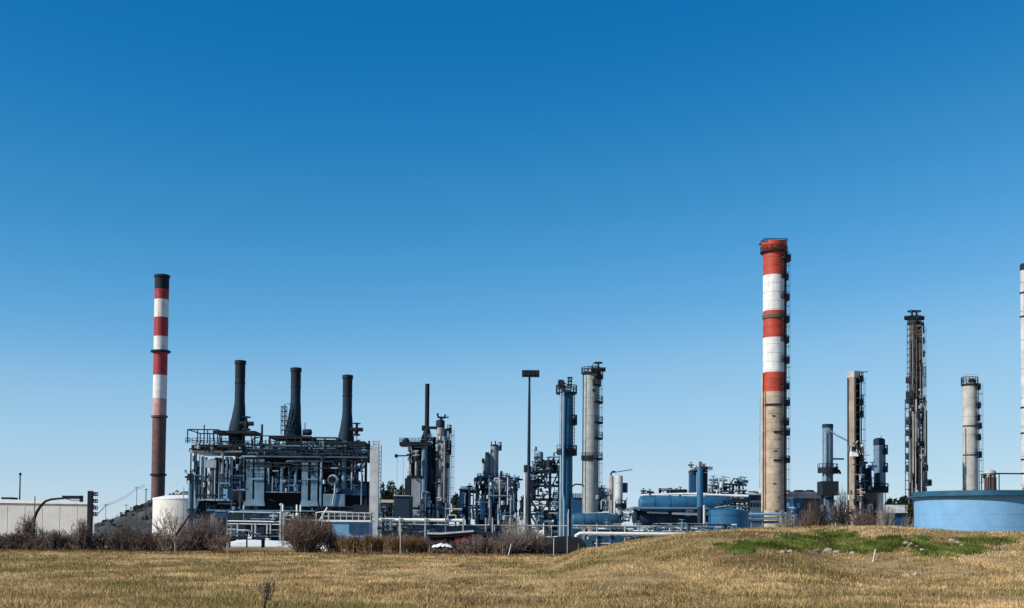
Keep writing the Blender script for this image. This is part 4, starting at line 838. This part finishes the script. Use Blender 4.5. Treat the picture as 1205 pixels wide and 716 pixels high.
# low buildings beyond
t = T('low_building', 'low flat pale building with dark roof plant left of the big chimney foot', 'building', 300, 890, 600)
t.box('walls', 880, 925, 589, 640, galv, 12, 6); t.box('roof', 876, 927, 584.5, 588.8, navy, 12.6, 6); t.box('roof_coping', 876, 928, 580.5, 582.8, pale, 13, 6); t.box('upper_storey', 878, 926, 582.8, 584.5, ink, 12, 6); t.clutter(880, 897, 577.5, 581, 8, [ink], 4, 6, 94, .8)
for k in range(5): t.box('window', 883+3.6*k, 885.4+3.6*k, 592, 597, glass, .2, -.05)
t = T('low_building', 'bright blue low building with a pale roof right of the big chimney', 'building', 260, 935, 600)
t.box('walls', 922, 944, 586.5, 640, blue, 10, 5); t.box('roof', 921, 969, 579.2, 581.6, pale, 11, 5); t.box('upper_band', 922, 968, 581.6, 586.4, conc, 10, 5, label='pale band under the roof'); t.box('side_wing', 944, 968, 586.5, 640, rust, 9, 5.5, label='rusty brown wing')
t.clutter(926, 965, 575.5, 579.5, 16, [ink, navy], 5, 5, 95); t.box('roof_unit', 942, 950, 576, 579.2, ink, 3, 5); t.box('roof_unit', 927, 934, 576.8, 579.2, ink, 3, 5); t.box('door', 931, 935, 597, 640, sky_blue, .2, -.1); t.box('window', 926, 929, 592, 598, sky_blue, .2, -.1); t.box('window', 937.5, 941, 592, 598, sky_blue, .2, -.1)
t = T('blue_pipe_bundle', 'pale blue pipes between the round tank and the big chimney', 'pipes', 180, 893, 612)
for k, yy in enumerate((605.5, 610.5, 615)): t.tube('pipe', [(880, yy, k*.3), (918, yy-.6, k*.3)], 3.2, (sky_blue, galv, teal)[k])
for px in (884, 897): t.box('support', px, px+1.5, 602, 640, slate, .4, .6)

# --- the big chimney
t = T('big_striped_chimney', 'massive red and white banded concrete chimney with railed crown and side platforms', 'chimney', 255, 911, 460)
c0, c1 = 897.3, 923.6; r = t.s*(c1-c0)/2; pcs = []
for a, b_, m in [(297, 325, red), (325, 367, dullwhite), (367, 398.5, red), (398.5, 439, dullwhite), (439, 462, red), (462, 640, tan)]:
    za, zb = max(t.z(b_), -.2), t.z(a); pcs.append((m, s_lathe(0, 0, [(r, za), (r, zb)], 48)))
t.add('shaft', pcs)
pcs = []; k = 0
for yy in np.arange(304, 625, 10.2):
    z = t.z(yy); m = red if yy < 325 or 367 < yy < 398 or 439 < yy < 462 else (dullwhite if yy < 439 else tan)
    pcs.append((m, s_lathe(0, 0, [(r*.95, z-.09), (r+.05, z-.09), (r+.05, z+.09), (r*.95, z+.09)], 48)))
t.add('joint_rings', pcs)
zc = t.z(297); t.add('crown', [(red, s_lathe(0, 0, [(r*1.02, zc), (r*1.14, zc+.5), (r*1.14, t.z(286)), (r*.9, t.z(286)), (r*.9, zc+.2)], 40))]); 
t.platform(910.5, 13, 16.2, 297, ink, -180, 180, hpx=6, th=.4); t.rail('railing', 897, 924, 283.5, 287, ink, 0, 9, 4, .1); t.clutter(897, 924, 283, 288, 14, [ink, navy, rust], 4, 0, 101)
for yy, b_ in ((305, 20), (327, 17), (351, 18.5), (377, 18.5), (401, 18), (425, 18.5), (455.5, 18.5), (475, 19), (498, 18), (510, 19), (542, 19)): t.platform(910.5, 13, b_, yy, ink, -65, 50, hpx=5)
for yy in (477.5, 509.5, 542.5): t.add('ring_beam', [(ink, s_sector(0, 0, r, r+.28, -180 if yy == 477.5 else -105, -60, t.z(yy+1), t.z(yy-1)))])
t.add('ring_beam', [(rust, s_sector(0, 0, r, r+.25, -180, 30, t.z(376), t.z(372)))])
t.ladder(924.6, 300, 612, ink, -.5); t.tube('cable_tray', [(922, 300, -1.6), (922, 610, -1.6)], 1.6, ink)
t.tube('side_duct', [(896.6, 440, -.6), (896.6, 640, -.6)], 2.6, beige); t.tube('side_duct', [(894.6, 463, .5), (894.6, 575, .5)], 1.3, beige); t.tube('side_duct', [(898.6, 462, -1.3), (898.6, 600, -1.3)], 1.1, pink)
for k, (px, yy) in enumerate(((906, 490), (913, 517), (908, 531), (914, 556), (907, 569), (912, 585), (909, 601))): t.box('patch', px, px+3, yy, yy+1.4, rust, .25, -r*.99)
t.clutter(914, 930, 596, 622, 22, [pale, silver, ink, white], 2, -3.2, 103)

# --- right group of towers
t = T('bluish_column', 'slim blue grey column with a sloped pipe running up to its top and a dark box below', 'tower', 230, 974, 540)
t.cyl('shell', 967.8, 980.2, 501, 574, slate, 0, 'flat', ring=4.5); t.cyl('cap', 967.6, 980.4, 499.5, 504, navy, n=24); t.box('dark_housing', 964, 983, 567, 583.5, ink, 4, -.4); t.box('housing_leg', 966, 969, 583, 640, navy, .5); t.box('housing_leg', 978, 981, 583, 640, navy, .5); t.box('skirt', 969, 978, 583, 640, slate, 2)
t.tube('slanted_pipe', [(971.5, 505.5, -1.2), (982, 513, -1.4), (1003.5, 524.5, -2)], 1.8, galv); t.tube('riser', [(969.2, 509, -1.2), (969.2, 568, -1.2)], 1.4, pale); t.platform(974, 6, 12, 554, ink, -180, 20); t.tube('outrigger', [(980, 540.2), (993, 540.2)], 1.9, ink)
t.clutter(962, 990, 551, 558, 12, [ink, slate], 2, 0, 111); t.clutter(966, 983, 584, 618, 20, [ink, navy, rust], 2, -1.4, 112)
t = T('tan_tower', 'tan concrete tower with dark shaded face, pale cap and thin arm at its top', 'tower', 225, 1004, 540)
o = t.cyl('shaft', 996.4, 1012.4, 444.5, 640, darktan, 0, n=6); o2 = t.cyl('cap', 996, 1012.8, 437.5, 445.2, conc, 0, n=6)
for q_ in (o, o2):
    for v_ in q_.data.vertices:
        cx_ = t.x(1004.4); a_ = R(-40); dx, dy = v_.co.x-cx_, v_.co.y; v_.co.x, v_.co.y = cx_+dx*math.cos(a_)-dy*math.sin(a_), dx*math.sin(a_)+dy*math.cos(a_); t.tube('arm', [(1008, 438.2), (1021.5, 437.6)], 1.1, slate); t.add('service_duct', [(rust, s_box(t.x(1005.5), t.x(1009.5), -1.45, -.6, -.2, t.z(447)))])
t.tube('riser', [(996.6, 446, -.6), (996.6, 640, -.6)], 1., ink); t.ladder(1012.8, 445, 600, ink, -.4)
for yy in (446.5, 474, 488, 530, 540): t.platform(1005, 8, 11, yy, ink, -70, 40)
t.box('white_cabinet', 997.5, 1006.5, 528.5, 538, white, .5, -1.7); t.tube('pipe', [(1000, 528, -1.9), (1006, 520, -1.9)], 1.4, pale); t.tube('arm', [(1009, 536), (1023, 535.5)], .8, pale); t.clutter(997, 1013, 520, 534, 14, [ink, rust, pale], 1, -1.9, 113); t.clutter(996, 1012, 545, 620, 34, [ink, rust, tan, pale, navy], 1.4, -1.9, 114, .9)
for k in range(11): t.box('porthole', 1005.2, 1007.4, 452+8.4*k, 454+8.4*k, ink, .2, -1.6)
t = T('compressor_unit', 'dark compressor unit on a deck between the tan tower and the blue column', 'machinery', 228, 1018, 565)
t.box('body', 1011, 1023, 554, 577, navy, 3); t.cyl('stack', 1011.6, 1018.5, 546, 556, ink, n=16); t.cyl('vessel', 1016, 1023, 551, 575, ink, -1.2, 'dome', n=16); t.box('deck', 1008, 1030, 577.6, 579.4, navy, 5); t.box('base', 1010, 1029, 580, 640, rust, 3.4); t.clutter(1011, 1024, 549, 577, 34, [ink, navy, slate, sky_blue], 2, -2, 115); t.clutter(1010, 1029, 581, 618, 20, [rust, ink, pale], 2, -2, 116)
t.rail('railing', 1008, 1030, 573.5, 577.6, navy, 0, 6, 4.6, .06)
t = T('blue_column', 'blue grey column with dark cap and three side brackets right of the compressor', 'tower', 230, 1034.6, 560)
t.cyl('shell', 1028.2, 1041.2, 524, 578.5, slate, 0, ring=4); t.cyl('cap', 1028, 1041.4, 515.4, 524.4, navy, 0, 'dome'); t.tube('vent', [(1037, 516), (1037, 512.5)], .7, ink); t.cyl('skirt', 1029.6, 1039.4, 578.5, 640, pale, 0)
for yy in (532, 553, 577): t.platform(1034.6, 6, 10 if yy != 577 else 10.6, yy, ink, -70 if yy != 577 else -180, 50)
t.box('side_panel', 1028.4, 1033, 557, 577, navy, .4, -1.1); t.tube('riser', [(1040.6, 524, -.6), (1040.6, 620, -.6)], 1, ink)
# lattice tower
t = T('brown_lattice_tower', 'tall rusty brown tower crowded with ladders and many small platforms', 'tower', 240, 1075.6, 500)
t.cyl('shaft', 1070.6, 1082, 378, 640, rust, 0, xb=(1068.5, 1084.5), n=16, ring=1.7); t.frame('outer_frame', 1068, 1084.6, 470, 640, ink, 2, 16, 2.8, 0, .12, True, 6); t.frame('outer_frame', 1070, 1082.6, 380, 470, rust, 2, 12, 2.3, 0, .10, True, 7)
t.tube('riser', [(1075, 470, -1.7), (1074.4, 640, -1.7)], 1.8, conc); t.tube('riser', [(1079.6, 400, -1.5), (1079.6, 640, -1.6)], 1.1, rust); t.tube('riser', [(1070.4, 400, -.8), (1069, 640, -1.2)], .9, ink); t.tube('riser', [(1072.6, 380, -1.2), (1072, 640, -1.5)], 1., rust)
t.platform(1076.4, 6, 8, 379.5, ink, -180, 180); t.valve(1073.6, 374.5, ink, 0, 2.6); t.valve(1079, 374.5, ink, 0, 2.6)
for yy, b_ in ((384, 11), (390, 11), (402, 11.5), (417.5, 11.6), (457, 9), (471.5, 12.5), (496.5, 11), (524, 12.5), (551.5, 15), (569, 19)): t.platform(1076.4, 6, b_, yy, ink, -60, 50, hpx=4)
for yy in (448, 464.5, 472, 497, 510, 524, 538, 551.5): t.platform(1076, 6, 9.6, yy, ink, 140, 235, hpx=4)
for yy in (472, 497, 524, 551.5): t.platform(1076, 6, 9, yy, ink, -180, 20, hpx=4)
t.frame('ladder_cage', 1083, 1088.6, 432, 456, ink, 1, 2, 1, 0, .1, False); t.ladder(1084.6, 384, 580, ink, -.4); t.frame('ladder_cage', 1082.5, 1087, 542, 580, galv, 1, 5, 1, -1, .12)
t.clutter(1070, 1084, 385, 470, 40, [ink, rust, cladgrey], 1.6, -1.2, 121, .7); t.clutter(1068, 1086, 470, 625, 110, [ink, rust, conc, cladgrey], 1.8, -1.6, 122, .8)
# pale tower
t = T('pale_tower', 'pale grey octagonal tower with a railed top and brackets down its right side', 'tower', 235, 1142, 510)
t.cyl('shaft', 1133, 1150.2, 451.5, 640, conc, 0, xb=(1133.4, 1151), n=12, ring=3.6); t.platform(1141.4, 8, 9.8, 452.5, ink, -180, 180, hpx=8); t.cyl('hatch', 1140, 1148, 446, 452, ink, 0, 'dome', n=14); t.frame('davit_frame', 1135.5, 1149, 442, 452, pale, 2, 1, 2.4, 0, .10, False)
for yy, b_ in ((456, 12), (478, 12), (492.5, 11.5), (502, 13), (515.5, 12), (536, 13)): t.platform(1141.6, 8, b_, yy, ink, -65, 50, hpx=4)
for yy in (502, 536): t.add('ring_beam', [(ink, s_sector(t.x(1141.9), 0, t.s*8.4, t.s*9.2, -180, -60, t.z(yy+.7), t.z(yy-.7)))])
t.ladder(1151, 452, 580, ink, -.4); t.tube('riser', [(1134, 505, -.9), (1134, 640, -.9)], .8, slate)
t = T('squat_vessel', 'squat dark red vessel with a domed top joined by a pipe to the edge tower', 'vessel', 210, 1165, 565)
t.cyl('shell', 1158.4, 1172.2, 562, 640, brownc, 0, ring=1.6); t.cyl('head', 1159, 1171.6, 552.8, 562, conc, 0, 'dome'); t.tube('transfer_pipe', [(1170, 557.4), (1204, 557.4)], 1.7, ink); t.frame('support_frame', 1157.6, 1173, 558, 640, ink, 3, 4, 2, 0, .14, False); t.box('hook', 1157, 1158.6, 559, 563, ink, .5)
t = T('edge_tower', 'tall slender pale tower cut by the right edge of the picture', 'tower', 212, 1206, 440)
t.cyl('shaft', 1201.6, 1211.5, 318, 640, pale, 0, n=18, ring=5.2, rm=galv); t.cyl('cap', 1201.2, 1212, 310, 318.5, ink, 0, 'dome'); t.tube('riser', [(1203.4, 318, -1), (1203.4, 640, -1)], .9, ink)
for yy in (345, 373, 480, 510, 541, 557.5): t.add('ring_beam', [(ink, s_lathe(t.x(1206.5), 0, [(t.s*4, t.z(yy+.8)), (t.s*5.7, t.z(yy+.8)), (t.s*5.7, t.z(yy-.8)), (t.s*4, t.z(yy-.8))], 18))])
for yy in (392, 430, 465): t.platform(1206.5, 4.8, 9, yy, ink, -70, 60)
# big blue tank
t = T('blue_storage_tank', 'big pale blue storage tank with an overhanging rim at the right edge behind the mound', 'storage tank', 138, 1164, 600)
rr = t.s*84; zt = t.z(580)
t.add('wall', [(sky_blue, s_lathe(0, 0, [(rr, -.2), (rr, zt-.5)], 120))] + [(sky_blue, s_lathe(0, 0, [(rr-.05, h_-.02), (rr+.015, h_-.02), (rr+.015, h_+.02), (rr-.05, h_+.02)], 120)) for h_ in (1.5, 3.2, 4.6)]); t.add('rim', [(teal, s_lathe(0, 0, [(rr-.1, zt-.62), (rr+.65, zt-.6), (rr+.65, zt-.46), (rr+.14, zt-.44), (rr+.14, zt), (rr-.1, zt)], 120))]); t.add('roof', [(sky_blue, s_lathe(0, 0, [(rr-.12, zt-.5), (rr-.12, zt-.08), (rr*.5, zt+.12), (0, zt+.2)], 96))])
t = T('far_shed', 'white gabled shed with a blue base behind bare twigs near the big blue tank', 'shed', 250, 1054, 600)
t.box('walls', 1037, 1076, 604, 640, royal, 10, 5); X0, X1 = t.x(1036), t.x(1077); za, zb = t.z(603.8), t.z(594)
t.add('roof', [(pale, ([(X0, -.6, za), (X1, -.6, za), (X1, 10.6, za), (X0, 10.6, za), (X0+1, 3, zb), (X1, 3, zb), (X1, 7, zb), (X0+1, 7, zb)], [(0, 3, 2, 1), (4, 5, 6, 7), (0, 1, 5, 4), (1, 2, 6, 5), (2, 3, 7, 6), (3, 0, 4, 7)]))])
tree('dark round tree behind the white gabled shed, beside the brown tower', 1064, 300, 32, 583.5, 21, n=2600); tree('small dark tree behind the white gabled shed, nearer the blue column', 1047, 310, 26, 586, 22, n=2200)
tree('olive scrub tree at the foot of the brown tower beside the blue tank', 1071, 180, 12, 592, 23, leaf_olive, 'scrub_tree', n=700)

# ================================================================== hedge, shrubs, posts
# scrub along the left edge of the plant
G = 'shrubs of the dark left hedge'
g_ = random.Random(77); k = 0; px = -26
while px < 262:
    D = 112+g_.uniform(-2, 5); top = 624+g_.uniform(-3, 4) - (2 if 120 < px < 200 else 0)
    w_ = g_.uniform(2.2, 3.4); h_ = max(1.4, W(px, top, D).z)
    shrub('hedge_shrub', 'bare dark brown shrub in the low hedge before the cream hall and tank', 'shrub', px, D, w_, h_, twig_dark if g_.random() < .6 else twig_brown, 300, 300+k, G, .017, spread=1.2); k += 1
    px += g_.uniform(8, 12)
for (px, top, wpx, D, m, n_, lab, nm) in (
    (33, 604, 26, 113, twig_brown, 520, 'bare brown shrub grown up around the curved street lamp', 'bare_shrub'),
    (96, 610, 24, 114, twig_brown, 460, 'bare brown shrub in front of the slim dark vent tower', 'bare_shrub'),
    (68, 622, 22, 111, twig_dark, 380, 'dark thorny shrub between the curved lamp and the vent tower', 'bare_shrub'),
    (150, 616, 30, 114, twig_dark, 420, 'dark bare shrub below the scrub slope', 'bare_shrub'),
    (178, 624, 26, 113, twig_dark, 420, 'dark bare shrub at the left foot of the cream tank', 'bare_shrub'),
    (242, 606, 52, 116, twig_purple, 1100, 'large bare purplish shrub before the left end of the furnace block', 'bare_shrub'),
    (222, 614, 30, 115, twig_purple, 520, 'smaller purplish shrub leaning on the larger one before the cream tank', 'bare_shrub'),
    (361, 606, 60, 112, twig_brown, 2400, 'large rounded brown shrub standing alone before the furnace block', 'bare_shrub'),
    (598, 622, 52, 112, twig_purple, 1000, 'reddish bare shrub below the middle process unit', 'bare_shrub'),
    (632, 622, 34, 113, twig_brown, 520, 'brown bare shrub left of the low black heap', 'bare_shrub'),
    (612, 606, 44, 124, twig_grey, 330, 'pale grey spindly bush at the foot of the floodlight mast', 'bare_shrub'),
    (564, 630, 46, 111, twig_purple, 900, 'low reddish bare shrub before the dark curved shed roof', 'bare_shrub')):
    h_ = W(px, top, D).z; shrub(nm, lab, 'shrub', px, D, wpx*D/F, h_, m, n_, 500+int(px), None, .016, spread=1.2, upright=.7)
G = 'reedy shrubs of the brown hedge'
g_ = random.Random(78); px = 392; k = 0
while px < 640:
    D = 111+g_.uniform(-1.5, 3); top = (628.5 if px < 500 else 636)+g_.uniform(-1.2, 1.5)
    h_ = max(1, W(px, top, D).z); shrub('reedy_shrub', 'upright rusty brown shrub in the clipped hedge behind the thin fence posts' if px < 500 else 'low ragged brown shrub in the hedge right of the white sheeted pallet', 'shrub', px, D, g_.uniform(1.4, 2.2), h_, twig_straw if (px < 500 and g_.random() < .75) else (twig_dark if g_.random() < .55 else twig_brown), 420, 700+k, G if px < 500 else 'ragged shrubs of the right hedge', .015, spread=.35, upright=1.5); k += 1
    px += g_.uniform(7, 10)
for k, px in enumerate((507.5, 515, 524, 533)):
    shrub('reedy_shrub', 'short dry brown tuft growing up in front of the white sheeted pallet', 'shrub', px, 107.6, 1.1, W(px, 644.5+k % 2*1.5, 107.6).z, twig_straw if k % 2 else twig_brown, 260, 860+k, 'dry tufts before the white sheet', .013, spread=.5, upright=1.3)
# leaning small tree
t = T('leaning_tree', 'small bare tree with a crooked pale trunk leaning right before the cream tank', 'tree', 108, 206, 640)
P = [(207, 655), (206.6, 641), (206, 631), (210, 625), (216, 616), (221, 608), (224.5, 603)]
t.add('trunk', [(wood, s_tube([(t.x(a), 0, max(-.1, t.z(b_))) for a, b_ in P[:3]], [.13, .12, .1], 8)), (bark, s_tube([(t.x(a), 0, t.z(b_)) for a, b_ in P[2:]], [.12, .11, .1, .09, .05], 8))])
A, B, ra, rb = twigs(3.6, 2.8, 260, 61, .013, 1.3); V, Fc = segs_mesh(A+np.array([[-.3, 0, 1.4]]), B+np.array([[-.3, 0, 1.4]]), ra, rb)
mesh_np('crown', V, Fc, twig_purple, np.random.default_rng(4).uniform(0, 1, len(Fc)), t.root)
# bare trees on the right behind the mound
for (px, top, wpx, D, m, n_, lab) in ((952, 594, 28, 112, twig_brown, 420, 'greyish bare bush left of the dark box under the bluish column'), (962, 588, 32, 116, twig_dark, 700, 'brown bare bush below the bluish column'), (990, 576, 28, 118, twig_dark, 480, 'tall dark bare bush between the bluish column and the tan tower'), (1018, 594, 34, 114, twig_brown, 520, 'brown twiggy bush at the foot of the tan tower'), (1042, 592, 26, 112, twig_grey, 400, 'pale bare bush before the white gabled shed'), (926, 598, 26, 114, twig_grey, 330, 'thin pale bush at the right foot of the big striped chimney'), (1066, 606, 22, 112, twig_grey, 300, 'low pale bush against the left edge of the big blue tank')):
    h_ = W(px, top, D).z; shrub('bare_bush', lab, 'bush', px, D, wpx*D/F, h_, m, n_, 900+px, None, .015, py=620, spread=1.1, upright=.7)
# fence posts
for px, top, bot, m, lab in ((471.3, 616, 652, pale, 'tallest thin pale post before the clipped brown hedge'), (416, 639, 652, wood, 'short grey post near the left end of the clipped brown hedge'), (437, 641, 652, wood, 'short grey post below the concrete column'), (452, 640, 652, wood, 'short grey post between the concrete column and the tallest post'), (505.5, 642, 655, wood, 'short pale post at the left end of the white sheeted pallet'), (573, 645, 655, wood, 'short stake in the ragged hedge below the dark shed roof'), (591.5, 643, 655, wood, 'short stake left of the leaning white stick in the hedge'), (651.7, 634, 654, pale, 'pale post in front of the low black heap, left of the taller one'), (667.8, 604, 655, galv, 'taller thin post in front of the low black heap'), (680.6, 640, 655, wood, 'short post at the right end of the low black heap'), (267.5, 642, 649, pale, 'short white post at the left end of the white slab')):
    D = 104; t = T('fence_post', lab, 'post', D, px, (top+bot)/2, 'thin posts along the hedge')
    ww = .9 if m is wood else 1.15; z0 = gz(t.o.x, D)
    t.root.location.z = z0; t.o.z = z0; t.add('shaft', [(m, s_lathe(0, 0, [(t.s*ww/2, -.2), (t.s*ww/2, t.z(top)), (0, t.z(top)+.04)], 8))])
def stick(lab, px0, py0, px1, py1, D, wpx, m, cat='stick', name='white_stake'):
    o = W(px0, py0, D); t = T(name, lab, cat, D, px0, py0); z0 = gz(o.x, D); t.root.location.z = z0; t.o.z = z0
    b_ = W(px1, py1, D); h = b_.z-W(px0, py0, D).z
    t.add('shaft', [(m, s_tube([(0, 0, -.15), (0, 0, 0), (b_.x-o.x, 0, h)], [wpx*t.s/2]*2+[wpx*t.s*.35], 8))]); return t
stick('slanted white stick stuck in the hedge below the middle process unit', 598, 653, 601.5, 638, 104, 1.1, white)
Dm = 57.5
stick('slim white stake leaning on the green grass of the mound', 1027, 656, 1030.3, 640.5, Dm, 1.3, white)
# withered weed in the foreground
t = T('withered_weed', 'dark withered weed stalk with a ragged seed head standing in the near field', 'weed', 28.6, 311, 705)
z0 = gz(t.o.x, t.D); t.root.location.z = z0; t.o.z = z0
zz = lambda py: t.z(py)
t.add('stalk', [(bark, s_tube([(t.x(310), 0, -.1), (t.x(311), .02, zz(712)), (t.x(313.6), 0, zz(702)), (t.x(315.6), 0, zz(697))], [.032, .03, .026, .018], 8))])
A, B, ra, rb = twigs(.40, .36, 150, 91, .0045, 1.4); V, Fc = segs_mesh(A, B, ra, rb); o = mesh_np('seed_head', V, Fc, twig_dark, np.random.default_rng(3).uniform(0, 1, len(Fc)), t.root); o.location = (t.x(315.4), 0, zz(698.5))
V, Fc, tt = leafy(60, [(0, 0, .16, .13, .1, .09)], .022, 5); o = mesh_np('leaf', V, Fc, leaf_olive, tt, t.root); o.location = (t.x(316), 0, zz(698))
o['kind'] = 'stuff'
# rocks on the mound
g_ = random.Random(15)
spots = [(921, 651, 9), (930, 650, 7), (962, 650, 8), (975, 649.5, 10), (985, 651, 9), (991, 648.5, 7), (1003, 652, 8), (1066, 641, 9), (1072, 643, 11), (1079, 645, 8), (1074, 638.5, 8), (1085, 648, 7), (1120, 637.5, 8), (1127, 640, 9), (1132, 643, 7), (1172, 648, 9), (1181, 651, 8), (1068, 679, 8), (1078, 677, 9)]
for i, (px, py, wpx) in enumerate(spots):
    # walk outward until the ray through the spot meets the ground
    D = 40.
    while D < 74 and W(px, py, D).z > gz(W(px, py, D).x, D): D += .25
    o = W(px, py, D); r = wpx*D/F*.5; q = random.Random(i); n = 9; rows = []
    V_, F_ = s_lathe(0, 0, [(r*.8, -.12), (r, .02), (r*.9, r*.35), (r*.55, r*.62), (0, r*.7)], n)
    V_ = [(x_*q.uniform(.75, 1.2), y_*q.uniform(.6, 1.1), z_*q.uniform(.8, 1.25)) for x_, y_, z_ in V_]
    ob = build('rock', [(stone, (V_, F_))], None, False); ob.location = (o.x, D, gz(o.x, D)); ob.rotation_euler.z = q.uniform(0, 6)
    if px > 1160: lab = 'pale stone half sunk at the right end of the mound'
    elif px < 935: lab = 'pale stone at the left tip of the green grass on the mound'
    elif px < 1010: lab = 'pale stone along the lower edge of the green grass, left of the white stake'
    elif py > 670: lab = 'pale stone lying in dry grass below the white stake'
    elif px < 1100: lab = 'pale stone in the bare gap between green patches right of the white stake'
    else: lab = 'pale stone below the wall of the big blue tank on the mound'
    tag(ob, lab, 'rock', 'pale stones scattered on the mound')
